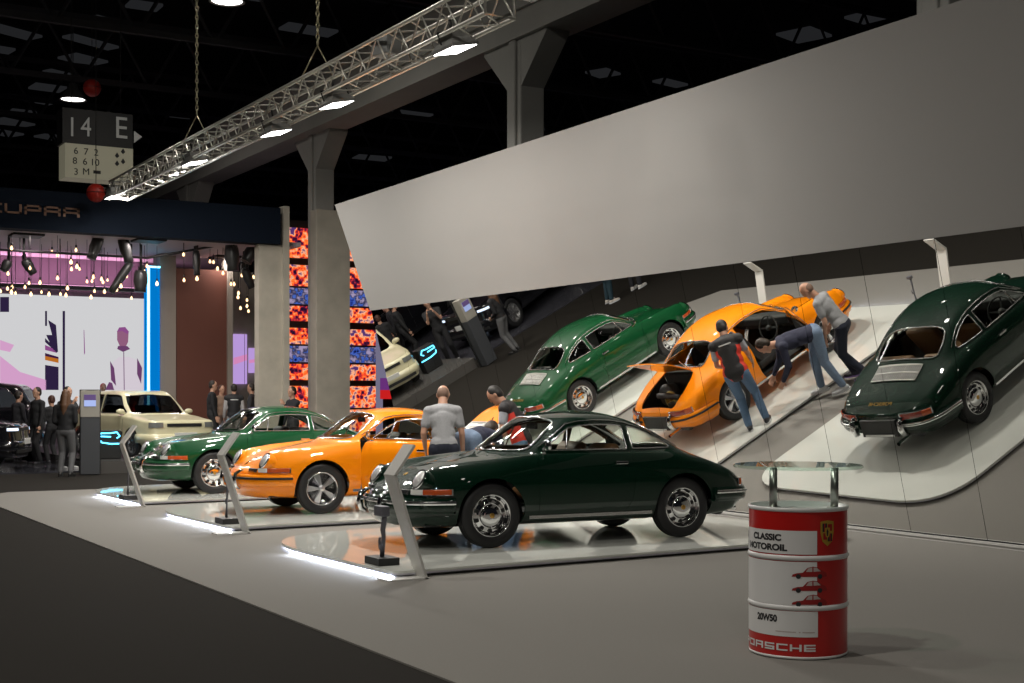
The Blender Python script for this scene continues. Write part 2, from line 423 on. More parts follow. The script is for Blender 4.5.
def tyre_mb(w=.165, r=.315, rr=.205):
    h = w / 2
    return MB().lathe([(rr, -h * .75), (rr + .02, -h * .95), (r - .05, -h * 1.02), (r - .018, -h * .93), (r - .004, -h * .78), (r, -h * .6), (r, -h * .22), (r - .007, -h * .2), (r - .007, -h * .16), (r, -h * .14),
                       (r, h * .14), (r - .007, h * .16), (r - .007, h * .2), (r, h * .22), (r, h * .6), (r - .004, h * .78), (r - .018, h * .93), (r - .05, h * 1.02), (rr + .02, h * .95), (rr, h * .75)], 56, close=False)
def make_wheel(style, parent, loc, sg):
    """tyre with a rim and hub cap as children; local z is the axle, pointing outward"""
    w = tyre_mb().build('wheel', mat('tyre', (.012, .012, .013), .55), parent)
    w.matrix_local = frame(loc, (0, sg, 0), (0, 0, 1))
    chrome = mat('chrome', (.82, .82, .83), .06, 1.); silver = mat('rim_silver', (.62, .62, .63), .22, .9)
    if style == 'steel':
        m = MB().lathe([(.212, .0), (.212, .062), (.205, .072), (.196, .068), (.19, .045), (.182, .02), (.16, .012), (.135, .03), (.105, .036), (.06, .036), (0, .036)], 48)
        ob = m.build('rim', chrome, w)
        s_ = MB()
        for i in range(10):
            a = 2 * PI * i / 10
            s_ = MB().prism(round_poly([(.128, -.017, .0), (.162, -.020, .0), (.162, .020, .0), (.128, .017, .0)], .008), (0, 0, .034), M=RZ(math.degrees(a)))
            s_.build('vent_slot', mat('slot_dark', (.01, .01, .01), .6), w)
        MB().lathe([(.118, .034), (.120, .044), (.112, .058), (.09, .07), (.05, .077), (0, .079)], 40).build('hub_cap', chrome, w)
        MB().lathe([(.026, .076), (.026, .081), (.020, .083), (0, .083)], 20).build('cap_badge', mat('badge_gold', (.55, .32, .08), .3, .8), w)
    else:
        MB().lathe([(.212, .0), (.212, .064), (.206, .073), (.197, .070), (.190, .050), (.186, .0), (.15, -.01), (0, -.01)], 48).build('rim', [mat('alloy', (.75, .75, .76), .16, 1.)], w)
        MB().lathe([(.187, -.004), (.186, .03), (.184, .03), (.183, 0), (0, 0)], 40).build('rim_barrel', mat('rim_black', (.012, .012, .012), .35), w)
        s_ = MB()
        for i in range(5):
            a = 360 * i / 5 + 18
            pts = [(.028, -.017), (.07, -.021), (.115, -.031), (.155, -.039), (.182, -.037), (.186, 0), (.182, .037), (.155, .039), (.115, .031), (.07, .021), (.028, .017)]
            top = [(x, y * .86, .048 - .016 * (x / .19)) for x, y in pts]; bot = [(x, y, .004) for x, y in pts]
            n = len(pts)
            F = [list(range(n))] + [[i_, n + i_, n + (i_ + 1) % n, (i_ + 1) % n] for i_ in range(n)]
            s_.add(top + bot, F, 0, False, RZ(a))
        s_.build('petal_spoke', mat('spoke_silver', (.70, .70, .72), .28, .85), w)
        MB().lathe([(.040, .03), (.040, .052), (.032, .060), (0, .062)], 24).build('hub_cap', mat('spoke_silver'), w)
    return w
PANELS = {}
def side_poly(pts, y0, y1):      # XZ polygon through one side
    return [(x, y0, z) for x, z in pts]
DOOR_P = [(.60, .27), (.605, .60), (.595, .86), (.56, .925), (.40, 1.035), (.19, 1.165), (.05, 1.195), (-.12, 1.206), (-.30, 1.203), (-.475, 1.188), (-.482, .92), (-.50, .62), (-.47, .42), (-.40, .30), (-.34, .27)]
WIN_P = [(.51, .935), (.36, 1.035), (.185, 1.145), (.06, 1.170), (-.12, 1.181), (-.30, 1.178), (-.452, 1.165), (-.455, .93), (.0, .932)]
QWIN_P = [(-.525, .932), (-.522, 1.160), (-.62, 1.140), (-.75, 1.095), (-.88, 1.032), (-.965, .983), (-.995, .955), (-.985, .937), (-.80, .932)]
WS_P = [(.845, 0, .925), (.80, .25, .92), (.72, .44, .92), (.62, .545, .935), (.50, .535, 1.01), (.27, .468, 1.195), (.30, .30, 1.226), (.335, 0, 1.236),
        (.30, -.30, 1.226), (.27, -.468, 1.195), (.50, -.535, 1.01), (.62, -.545, .935), (.72, -.44, .92), (.80, -.25, .92)]
RW_P = [(-.83, 0, 1.18), (-.82, .30, 1.165), (-.85, .44, 1.12), (-1.04, .475, 1.0), (-1.21, .47, .93), (-1.235, .30, .93), (-1.24, 0, .94),
        (-1.235, -.30, .93), (-1.21, -.47, .93), (-1.04, -.475, 1.0), (-.85, -.44, 1.12), (-.82, -.30, 1.165)]
LID_P = [(-1.285, -.33), (-1.285, .33), (-1.45, .385), (-1.70, .42), (-1.90, .40), (-1.955, .36), (-1.955, -.36), (-1.90, -.40), (-1.70, -.42), (-1.45, -.385)]
HOOD_P = [(.925, 0), (.905, .22), (.86, .385), (1.05, .415), (1.35, .405), (1.6, .375), (1.78, .31), (1.875, .16), (1.90, 0), (1.875, -.16), (1.78, -.31), (1.6, -.375), (1.35, -.405), (1.05, -.415), (.86, -.385), (.905, -.22)]
SH = None
def panels():
    """all the body panels of the coupe, cut once"""
    global SH
    SH = Shell()
    wsd = (.54, 0, .84); rwd = (-.52, 0, .85)
    cm = {}
    def V3(P, y): return [Vector((x, y, z)) for x, z in P]
    cyl = []
    for x in (HX, -HX):
        for s in (1, -1):
            c = MB().lathe([(.352, .36), (.352, 1.0)], 64, M=Matrix.Translation((x, 0, .325)) @ RX(-90 * s)).build('cutter', mat('cut')); cyl.append(c)
    doorpoly = round_poly(V3(DOOR_P, 0), .03, 3); inner = offset2d(doorpoly, .0035, (0, 2))
    winpoly = round_poly(V3(WIN_P, 0), .02, 3)
    qpoly = round_poly(V3(QWIN_P, 0), .02, 3)
    wspoly = round_poly(WS_P, .06, 4); rwpoly = round_poly(RW_P, .06, 4)
    lidpoly = round_poly([(x, y, 0) for x, y in LID_P], .03, 3); hoodpoly = round_poly([(x, y, 0) for x, y in HOOD_P], .05, 3)
    dcut = [prism_obj(doorpoly, (0, s, 0), .42, 1.) for s in (1, -1)]
    din = [prism_obj(inner, (0, s, 0), .42, 1.) for s in (1, -1)]
    wcut = [prism_obj(winpoly, (0, s, 0), .40, 1.1) for s in (1, -1)]
    qcut = [prism_obj(qpoly, (0, s, 0), .42, 1.) for s in (1, -1)]
    ws = prism_obj(wspoly, wsd, -.22, .22); rw = prism_obj(rwpoly, rwd, -.2, .2)
    lid = prism_obj(lidpoly, (0, 0, 1), .5, 1.2); lidi = prism_obj(offset2d(lidpoly, .004, (0, 1)), (0, 0, 1), .5, 1.2)
    hood = prism_obj(hoodpoly, (0, 0, 1), .45, 1.2); hoodi = prism_obj(offset2d(hoodpoly, .004, (0, 1)), (0, 0, 1), .45, 1.2)
    pm = [mat('paint_tmp'), mat('liner', (.035, .033, .03), .8)]
    def keep(name, cutters, op, src=None):
        o = SH.cut(cutters, op, name, pm, None)
        PANELS[name] = o.data; bpy.data.objects.remove(o)
    keep('body', cyl + dcut + qcut + [ws, rw, lid, hood], 'DIFFERENCE')
    for k, s in enumerate(('L', 'R')):
        me = boolean(SH.ob, [din[k]], 'INTERSECT')
        full = SH.ob.data; SH.ob.data = me
        keep('door' + s, [wcut[k]], 'DIFFERENCE'); SH.ob.data = full
        keep('window' + s, [wcut[k]], 'INTERSECT')
        keep('quarter' + s, [qcut[k]], 'INTERSECT')
    keep('windshield', [ws], 'INTERSECT'); keep('rear_window', [rw], 'INTERSECT')
    keep('lid', [lidi], 'INTERSECT'); keep('hood', [hoodi], 'INTERSECT')
    kill(*(cyl + dcut + din + wcut + qcut + [ws, rw, lid, lidi, hood, hoodi]))
    PANELS['_p'] = dict(win=winpoly, q=qpoly, ws=wspoly, rw=rwpoly, wsd=wsd, rwd=rwd, lid=lidpoly)
    SH.ob.hide_render = True
    kill(SH.ob)
def panel(key, name, mats, parent, org=None):
    me = PANELS[key].copy(); me.name = name
    for i, m in enumerate(mats):
        if i < len(me.materials): me.materials[i] = m
    if org is not None: me.transform(Matrix.Translation(-Vector(org)))
    o = bpy.data.objects.new(name, me); COL.objects.link(o); o.parent = parent
    if org is not None: o.location = org
    return o
def on_dir(P, d, off=.004, closed=True, step=.04):
    """project an outline on the shell along -d"""
    d = Vector(d).normalized(); out = []
    for p in resample(P, step, closed):
        h = SH.cast(p + d * 1.2, -d)
        if h is None: continue
        n, _ = SH.near_normal(h); out.append(h + n * off)
    return out
def ring_path(cx, a0, a1, z, off, n=40, xlim=None):
    P = []
    for i in range(n + 1):
        p = SH.ring(cx, a0 + (a1 - a0) * i / n, z, off)
        if xlim is None or xlim(p): P.append(p)
    return P
FLUTE = mat('fluted_lens', (.88, .88, .88), .25, .35, coat=1., bump=(38, .9))
def make_coupe(name, paint, style, seatcol, opened=False, dark_trim=False, gold=True):
    t = empty(name)
    chrome = mat('chrome', (.82, .82, .83), .06, 1.); black = mat('rubber', (.015, .015, .015), .5); gl = glass_mat('window_glass', (.93, .95, .93), 1.35); trim = mat('chrome_trim', (.80, .80, .80), .20, 1.)
    liner = mat('liner', (.03, .028, .026), .8); P = PANELS['_p']
    def B(): return MB()
    panel('body', 'body', [paint, liner], t)
    # --- doors
    for k, (s, sg) in enumerate((('L', 1), ('R', -1))):
        H = Vector((.60, .775 * sg, .55))
        def loc(o): o.data.transform(Matrix.Translation(-H)); return o
        dr = panel('door' + s, 'door', [paint, liner], t, H)
        w = panel('window' + s, 'window_pane', [gl, gl], dr); w.data.transform(Matrix.Translation(-H))
        fr = on_dir(P['win'], (0, sg, 0), .005)
        loc(B().tube(fr, .0085, 6, closed=True).build('window_frame', trim, dr))
        bar = [SH.side(.245 - .05 * q / 4, .94 + .165 * q / 4 * 1.15, sg, .006) for q in range(5)]
        loc(B().tube(bar, .009, 6).build('vent_bar', trim, dr))
        hp = SH.side(-.33, .80, sg); hb = B()
        hb.box(-.40, -.26, -.012, .012, -.014, .014, M=Matrix.Translation(hp + Vector((0, sg * .022, 0))))
        hb.lathe([(.016, 0), (.016, .02), (0, .022)], 12, M=frame(hp + Vector((.05, 0, 0)), (0, sg, 0))) .lathe([(.013, 0), (.013, .03), (0, .032)], 12, M=frame(hp + Vector((-.06, 0, 0)), (0, sg, 0)))
        hb.v = [(x + (.33 if 1 and i < 8 else 0), y, z) for i, (x, y, z) in enumerate(hb.v)]
        loc(hb.build('door_handle', chrome, dr, bevel=.004))
        # inner door card
        card = B().prism([(.54, sg * .735, .34), (.54, sg * .70, .86), (-.43, sg * .70, .86), (-.43, sg * .735, .34)], (0, -sg * .03, 0))
        loc(card.build('door_card', mat('cabin_black', (.02, .02, .02), .7), dr, bevel=.006))
        if sg == 1:
            mp_ = SH.side(.50, .905, 1) + Vector((0, .0, .0)); mm = B()
            mm.tube([mp_, mp_ + Vector((.01, .05, .03)), mp_ + Vector((.005, .085, .065))], .009, 8)
            mm.lathe([(.0, -.022), (.03, -.018), (.048, -.004), (.052, .006), (.046, .009), (0, .009)], 24, M=frame(mp_ + Vector((.0, .10, .075)), (-1, -.12, 0)))
            mm.sphere((mp_.x + .006, mp_.y + .01, mp_.z + .0), (.035, .02, .014), 12)
            loc(mm.build('door_mirror', chrome, dr))
        if opened and sg == 1: dr.rotation_euler = (0, 0, R_(-58))
        q = panel('quarter' + s, 'quarter_window', [gl, gl], t)
        B().tube(on_dir(P['q'], (0, sg, 0), .005), .0085, 6, closed=True).build('window_frame', trim, q)
        # drip rail over the side windows and rocker strip
        g = [SH.side(x, z, sg, .008) for x, z in ((.53, .965), (.36, 1.073), (.185, 1.187), (.05, 1.212), (-.12, 1.223), (-.32, 1.219), (-.50, 1.197), (-.66, 1.155), (-.80, 1.10), (-.93, 1.03), (-1.04, .965))]
        B().tube([p for p in g if p], .0065, 6).build('drip_rail', trim, t)
        rk = [SH.side(x, .285, sg, .004) for x in np.linspace(.70, -.72, 14)]
        B().sweep(rk if sg > 0 else rk, [(-.012, -.017), (-.012, .017), (.012, .017), (.012, -.017)]).build('rocker_trim', trim, t, bevel=.003)
        # headlight
        c = Vector((1.79, .565 * sg, .672)); ax = Vector((.86, .04 * sg, .50)).normalized(); c = (SH.cast(c + ax, -ax) or c)
        M = frame(c, ax, (0, 0, 1))
        hl = B().lathe([(.128, -.12), (.122, -.05), (.116, .0), (.111, .010), (.104, .012)], 40, close=False, M=M).build('headlight', paint, t)
        B().lathe([(.112, .004), (.110, .018), (.102, .026), (.094, .020)], 40, close=False, M=M).build('lamp_ring', chrome, hl)
        B().lathe([(.096, .016), (.08, .030), (.05, .041), (0, .046)], 36, M=M).build('lens', FLUTE, hl)
        rf = B().lathe([(.094, .014), (.07, -.02), (.035, -.045), (0, -.05)], 30, M=M, close=False)
        rf.lathe([(.018, -.045), (.018, -.01), (0, -.004)], 12, M=M)
        rf.build('reflector', mat('reflector', (.75, .77, .8), .18, 1.), hl)
        # front turn signal and horn grille above the bumper
        def strip(z, hgt, a0, a1, cx, off, th, n=10):
            pth = [SH.ring(cx, (a0 + (a1 - a0) * i / n) * 1, z, off) for i in range(n + 1)]
            return pth, [(-.02, -hgt / 2), (th, -hgt / 2 * .9), (th, hgt / 2 * .9), (-.02, hgt / 2)]
        def sided(a0, a1, base=0):
            return (base + a0, base + a1) if sg > 0 else (-(base + a1), -(base + a0))
        a0, a1 = sided(48, 66)
        pth, pf = strip(.555, .055, a0, a1, 1.2, .0, .022); pth2, _ = strip(.555, .055, *sided(40, 48), 1.2, 0, .02)
        ts = B().sweep(pth, pf).build('turn_signal', mat('amber_lens', (.50, .075, .012), .2, coat=.4), t, bevel=.006)
        B().sweep(pth2, pf).build('clear_lens', mat('clear_lens', (.75, .75, .72), .12, coat=.6), ts, bevel=.004)
        pth3, pf3 = strip(.552, .068, *sided(40, 67), 1.2, 0, .008)
        B().sweep(pth3, pf3).build('lamp_bezel', chrome, ts)
        pg, pfg = strip(.55, .05, *sided(26, 38), 1.2, 0, .012)
        hg = B().sweep(pg, pfg).build('horn_grille', black, t)
        for i in range(4):
            pass
        mg = B()
        for i in range(5):
            p_ = [SH.ring(1.2, a, .532 + .009 * i, .016) for a in np.linspace(*sided(26.5, 37.5), 6)]
            mg.tube(p_, .0022, 4)
        mg.build('grille_bar', chrome, hg)
        # tail lamp
        pt, pft = strip(.545, .075, *(sided(0, 0)), -1.2, 0, .02) if 0 else (None, None)
        A0, A1 = (132, 156) if sg > 0 else (-156, -132)
        pt = [SH.ring(-1.25, A0 + (A1 - A0) * i / 12, .562, 0) for i in range(13)]
        tl = B().sweep(pt, [(-.02, -.040), (.022, -.036), (.026, 0), (.020, .036), (-.02, .040)]).build('tail_lamp', mat('tail_lens', (.24, .022, .010), .15, coat=.6), t, bevel=.008)
        pt = [SH.ring(-1.25, (A0 - 1 if sg > 0 else A0 - 1) + (A1 - A0 + 2) * i / 12, .556, 0) for i in range(13)]
        B().sweep(pt, [(-.02, -.048), (.012, -.048), (.012, .046), (-.02, .046)]).build('lamp_bezel', chrome, tl, bevel=.003)
        A0, A1 = (132, 139) if sg > 0 else (-139, -132)
        pt = [SH.ring(-1.25, A0 + (A1 - A0) * i / 5, .562, 0) for i in range(6)]
        B().sweep(pt, [(-.02, -.036), (.027, -.034), (.031, 0), (.025, .034), (-.02, .036)]).build('indicator_lens', mat('amber_lens'), tl, bevel=.004)
        # wheel housing and wheels
        for x in (HX, -HX):
            arc = [(x + .36 * math.cos(q), .30 + .36 * math.sin(q)) for q in np.linspace(0, PI, 21)]
            wh = B().prism([(a_, sg * .26, c_) for a_, c_ in arc], (0, sg * .012, 0))
            wh.add([(a_, y_, c_) for y_ in (sg * .26, sg * .70) for a_, c_ in arc], [[i, i + 1, 22 + i, 21 + i] for i in range(20)])
            wh.build('wheel_housing', black, t)
            make_wheel(style, t, (x, sg * .675, .315), sg)
    # --- glass and frames front and rear
    w = panel('windshield', 'windshield', [gl, gl], t)
    B().tube(on_dir(P['ws'], P['wsd'], .005), .011, 6, closed=True).build('windshield_frame', trim, w)
    w = panel('rear_window', 'rear_window', [gl, gl], t)
    B().tube(on_dir(P['rw'], P['rwd'], .005), .010, 6, closed=True).build('rear_window_frame', trim, w)
    # --- lids
    panel('hood', 'front_lid', [paint, liner], t)
    hb = B()
    for x in np.linspace(1.0, 1.84, 8): pass
    hp = [SH.top(x, 0, .004) for x in (1.78, 1.81, 1.84, 1.87)]
    hb.tube(hp, [.004, .010, .010, .004], 8).build('lid_handle', chrome, t)
    bd = B().lathe([(.028, 0), (.026, .004), (0, .006)], 20, M=frame(SH.top(1.70, 0, .001), SH.near_normal(SH.top(1.70, 0))[0])).build('badge', mat('badge_gold', (.55, .32, .08), .3, .8), t)
    LH = Vector((-1.285, 0, .925))
    lid = panel('lid', 'engine_lid', [paint, liner], t, LH)
    g = B()
    for sy in (-1, 0, 1):
        xs = np.linspace(-1.33, -1.56, 8); y0, y1 = sy * .225 - .108, sy * .225 + .108
        for i in range(8):
            y = y0 + (y1 - y0) * i / 7
            g.tube([SH.top(x, y, .012) for x in xs], .0055, 4)
        for x in (-1.33, -1.445, -1.56): g.tube([SH.top(x, y, .012) for y in np.linspace(y0, y1, 5)], .010, 4)
    g.build('engine_grille', mat('grille_silver', (.62, .61, .58), .38, .55), lid).data.transform(Matrix.Translation(-LH))
    gb = B(); xs = np.linspace(-1.325, -1.565, 6); ys = np.linspace(-.335, .335, 9)
    Vg = [SH.top(x, y, .003) for x in xs for y in ys]
    gb.add(Vg, [[i * 9 + j, i * 9 + j + 1, (i + 1) * 9 + j + 1, (i + 1) * 9 + j] for i in range(5) for j in range(8)])
    gb.build('grille_backing', black, lid).data.transform(Matrix.Translation(-LH))
    pc = SH.top(-1.905, 0, .002); nc = SH.near_normal(pc)[0]
    M = frame(pc, nc, (0, -1, 0))
    text_part('PORSCHE', .062, M, mat('badge_gold'), 'lettering', lid, .002, (1.35, 1)).data.transform(Matrix.Translation(-LH))
    if opened: lid.rotation_euler = (0, R_(58), 0)
    # --- bumpers
    for end, cx, lim in (('front_bumper', 1.2, lambda p: p.x > 1.475), ('rear_bumper', -1.2, lambda p: p.x < -1.475)):
        a = (-110, 110) if cx > 0 else (70, 290)
        z = .425 if cx > 0 else .44
        full = ring_path(cx, *a, z, .016, 90, lim)
        runs = [full] if cx > 0 else [[p for p in full if p.y > .27], [p for p in full if p.y < -.27]]
        for c2 in runs:
            bp = B().sweep(c2, [(-.03, -.078), (.014, -.074), (.030, -.045), (.034, .0), (.030, .052), (.012, .074), (-.03, .078)], smooth=True).build(end, paint, t)
            if not dark_trim: B().sweep([Vector((p.x, p.y, p.z + .028)) for p in c2], [(.028, -.022), (.040, -.018), (.044, 0), (.040, .018), (.028, .022)], smooth=False).build('bumper_trim', trim, bp)
            B().sweep([Vector((p.x, p.y, p.z + .028)) for p in c2], [(.038, -.006), (.048, -.004), (.048, .004), (.038, .006)] if not dark_trim else [(.028, -.016), (.046, -.012), (.046, .012), (.028, .016)]).build('bumper_strip', black, bp)
        for sg in (1, -1):
            ang = 18.5 * sg if cx > 0 else 180 - 23 * sg; rs = 1 if cx > 0 else 1.25
            p = SH.ring(cx, ang, z, .05); d = Vector((1 if cx > 0 else -1, 0, 0))
            B().tube([p + Vector((-.02 * d.x, 0, -.10)), p + Vector((.025 * d.x, 0, -.075)), p + Vector((.045 * d.x, 0, 0)), p + Vector((.03 * d.x, 0, .075)), p + Vector((-.03 * d.x, 0, .115)), p + Vector((-.07 * d.x, 0, .12))],
                     [q_ * rs for q_ in (.016, .028, .032, .030, .022, .010)], 12).build('overrider', chrome, bp)
    # rear details
    B().prism([(-2.095, -.27, .33), (-2.095, .27, .33), (-2.075, .27, .54), (-2.075, -.27, .54)], (.05, 0, 0)).build('plate_board', black, t)
    B().box(-2.106, -2.096, -.22, .22, .34, .362).build('plate_strip', mat('plate_white', (.6, .6, .58), .4), t)
    B().tube([(-1.7, .25, .25), (-1.95, .25, .24), (-2.12, .25, .24)], .026, 14, caps=False).build('exhaust_pipe', chrome, t)
    B().lathe([(.0, -.42), (.075, -.40), (.08, -.36), (.08, .36), (.075, .40), (0, .42)], 24, M=Matrix.Translation((-1.80, 0, .26)) @ RX(90)).build('muffler', mat('muffler', (.12, .12, .12), .5, .6), t)
    # wipers
    wm = B()
    for y in (.28, -.30):
        b0 = SH.top(.86, y * .4, .012); b0.z += .01
        pts = [SH.cast(Vector((.83 - .08 * abs(q) - .14 * q, y * .3 + q * .42, 1.6)) , Vector((0, 0, -1))) for q in (0, .25, .5, .75, 1)]
        pts = [p + Vector((.008, 0, .014)) for p in pts if p]
        wm.tube([b0] + pts, .0055, 5)
    wm.build('wiper', chrome, t)
    # --- interior
    dk = mat('cabin_black', (.02, .02, .02), .7)
    B().prism([(.98, -.62, .30), (.98, .62, .30), (.98, .62, .22), (.98, -.62, .22)], (-1.98, 0, 0)).build('floor_pan', dk, t)
    B().prism([(-.98, -.6, .28), (-.98, .6, .28), (-1.10, .6, .80), (-1.10, -.6, .80)], (-.03, 0, 0)).build('rear_bulkhead', dk, t)
    B().prism([(-1.02, -.56, .80), (-1.02, .56, .80), (-1.24, .50, .875), (-1.24, -.50, .875)], (0, 0, -.02)).build('parcel_shelf', seatcol, t)
    B().prism([(.90, -.60, .30), (.90, .60, .30), (.84, .60, .84), (.84, -.60, .84)], (.02, 0, 0)).build('fire_wall', dk, t)
    dash = B().prism([(.84, -.60, .86), (.62, -.62, .885), (.57, -.63, .86), (.56, -.63, .74), (.66, -.62, .66), (.84, -.60, .66)], (0, 1.22, 0))
    dash.build('dashboard', dk, t, bevel=.02)
    sw = B(); SM = frame((.36, .34, .78), (-.92, 0, .38), (0, 1, 0))
    sw.tube([(.195 * math.cos(a), .195 * math.sin(a), 0) for a in np.linspace(0, 2 * PI, 33)[:-1]], .012, 8, closed=True, M=SM)
    for a in (0, 180, 270): sw.prism([(0, -.014, -.01), (.19, -.010, -.002), (.19, .010, -.002), (0, .014, -.01)], (0, 0, -.006), M=SM @ RZ(a))
    sw.lathe([(.05, -.03), (.045, .01), (0, .015)], 16, M=SM).tube([(0, 0, -.02), (0, 0, -.30)], .022, 8, M=SM)
    sw.build('steering_wheel', dk, t)
    for sg in (1, -1):
        y = .34 * sg
        st = B().box(-.26, .24, y - .24, y + .24, .36, .50).build('seat', seatcol, t, bevel=.05)
        bk = B().prism([(-.20, y - .23, .46), (-.10, y - .23, .50), (-.33, y - .22, .96), (-.40, y - .21, .99), (-.46, y - .21, .95)], (0, .45, 0))
        bk.build('backrest', seatcol, st, bevel=.035)
        B().box(-.58, -.98, y - .25, y + .25, .46, .56).build('rear_seat', seatcol, t, bevel=.03)
        B().prism([(-.86, y - .25, .54), (-.80, y - .25, .56), (-.94, y - .25, .87), (-1.02, y - .25, .87)], (0, .5, 0)).build('rear_backrest', seatcol, t, bevel=.03)
    rm = B().box(-.02, .0, -.11, .11, -.03, .03, M=Matrix.Translation((.29, 0, 1.16))).tube([(.29, 0, 1.18), (.31, 0, 1.225)], .006, 6)
    rm.build('rear_view_mirror', dk, t, bevel=.006)
    B().prism([(1.75, -.62, .215), (1.75, .62, .215), (-1.78, .60, .25), (-1.78, -.60, .25)], (0, 0, .02)).build('underbody', black, t)
    if opened:
        e = B(); cx_, cz_ = -1.55, .58
        e.box(-1.93, -1.30, -.36, .36, .30, .34)
        e.prism([(-1.295, -.4, .34), (-1.295, .4, .34), (-1.295, .4, .86), (-1.295, -.4, .86)], (.02, 0, 0))
        e.lathe([(.17, 0), (.17, .16), (.12, .2), (0, .2)], 24, M=Matrix.Translation((-1.42, -.17, .60)) @ RY(-70))
        e.box(-1.75, -1.40, .02, .30, .42, .60)
        e.build('engine_bay', black, t, bevel=.01)
        for s_ in (1, -1): B().prism([(-1.93, s_ * .42, .30), (-1.93, s_ * .42, .62), (-1.28, s_ * .42, .88), (-1.28, s_ * .42, .30)], (0, s_ * .01, 0)).build('bay_wall', black, t)
        fan = B().lathe([(.12, 0), (.13, .02), (.12, .05), (.10, .05)], 28, close=False, M=Matrix.Translation((-1.63, .02, .62)) @ RY(-75))
        for i in range(11): fan.prism([(.03, -.01, .02), (.11, -.02, .03), (.11, .012, .04), (.03, .012, .03)], (0, 0, .004), M=Matrix.Translation((-1.63, .02, .62)) @ RY(-75) @ RZ(i * 360 / 11))
        fan.lathe([(.035, 0), (.035, .05), (0, .06)], 16, M=Matrix.Translation((-1.63, .02, .62)) @ RY(-75))
        fan.build('cooling_fan', mat('fan_brass', (.45, .38, .12), .35, .6), t)
        B().tube([(-1.50, -.32, .62), (-1.68, -.20, .70), (-1.72, .02, .72), (-1.66, .22, .66)], .045, 12).build('intake_hose', mat('hose', (.03, .03, .03), .5), t)
        B().tube([(-1.33, .36, .90), (-1.50, .37, 1.18)], .008, 6).build('lid_stay', chrome, t)
    return t
# ---------------------------------------------------------------- boxy hatchback / sport utility shell
def hatch_cage(K):
    sx, sy, sz = K
    def row(x, w, zb, h1, x8, w8, z8, x10, z10, f=1.0):
        p = [(x, 0, zb), (x, .6 * w, zb), (x, .90 * w, zb + .03), (x, w, zb + .13), (x, w, (zb + h1) * .5 + .04), (x, .985 * w, h1 - .09), (x, .955 * w, h1 - .005), (x, .90 * w, h1 + .012),
             (x8, w8, z8), ((x8 * .3 + x10 * .7), w8 * .5, z8 * .25 + z10 * .75), (x10, 0, z10)]
        return p
    z0 = [(1.90, 0, .22), (1.95, 0, .22), (1.98, 0, .25), (2.0, 0, .34), (2.01, 0, .48), (1.99, 0, .62), (1.98, 0, .745), (1.96, 0, .775), (1.93, 0, .79), (1.90, 0, .796), (1.88, 0, .80)]
    z1 = [(a, (0 if i in (0, 10) else .42), b) for i, (a, _, b) in enumerate(z0)]; z1[8] = (1.90, .34, .79); z1[9] = (1.87, .18, .80); z1[10] = (1.84, 0, .805)
    z2 = [(a - .07, (0 if i in (0, 10) else .70), b) for i, (a, _, b) in enumerate(z0)]; z2[8] = (1.78, .55, .80); z2[9] = (1.76, .28, .815); z2[10] = (1.76, 0, .82); z2[1] = (1.8, .5, .22)
    C = [z0, z1, z2,
         row(1.62, .80, .22, .80, 1.60, .55, .83, 1.60, .84), row(1.22, .815, .20, .855, 1.2, .56, .885, 1.2, .895), row(.98, .82, .20, .875, .93, .58, .905, 1.0, .92),
         row(.70, .82, .20, .895, .62, .635, 1.10, .72, 1.12), row(.38, .82, .20, .905, .30, .60, 1.33, .36, 1.37), row(-.1, .82, .20, .91, -.1, .595, 1.375, -.1, 1.42), row(-.7, .82, .20, .92, -.7, .59, 1.37, -.7, 1.415),
         row(-1.15, .82, .20, .93, -1.15, .58, 1.345, -1.2, 1.385), row(-1.42, .815, .21, .935, -1.38, .575, 1.30, -1.44, 1.335), row(-1.66, .80, .24, .93, -1.60, .60, 1.06, -1.63, 1.07)]
    t = [(-1.70, 0, .26), (-1.73, .45, .26), (-1.75, .66, .28), (-1.78, .72, .34), (-1.80, .73, .5), (-1.79, .72, .72), (-1.775, .70, .84), (-1.765, .67, .88), (-1.755, .56, .915), (-1.755, .28, .925), (-1.755, 0, .93)]
    t1 = [(a - .03, b * .55, c) for a, b, c in t]; t2 = [(a - .035, 0, c) for a, b, c in t]
    C += [t, t1, t2]
    return [[(a * sx, b * sy, c * sz) for a, b, c in r] for r in C]
HW1 = [(.80, .935), (.62, 1.06), (.36, 1.30), (.20, 1.325), (-.30, 1.335), (-.34, .94)]
HW2 = [(-.42, .94), (-.40, 1.335), (-.85, 1.325), (-1.15, 1.30), (-1.42, 1.06), (-1.44, .955)]
HWS = [(.98, 0, .945), (.93, .50, .945), (.84, .60, .95), (.60, .585, 1.12), (.40, .53, 1.305), (.42, 0, 1.345), (.40, -.53, 1.305), (.60, -.585, 1.12), (.84, -.60, .95), (.93, -.50, .945)]
HRW = [(-1.48, 0, 1.30), (-1.44, .50, 1.27), (-1.60, .56, 1.03), (-1.66, 0, 1.03), (-1.60, -.56, 1.03), (-1.44, -.50, 1.27)]
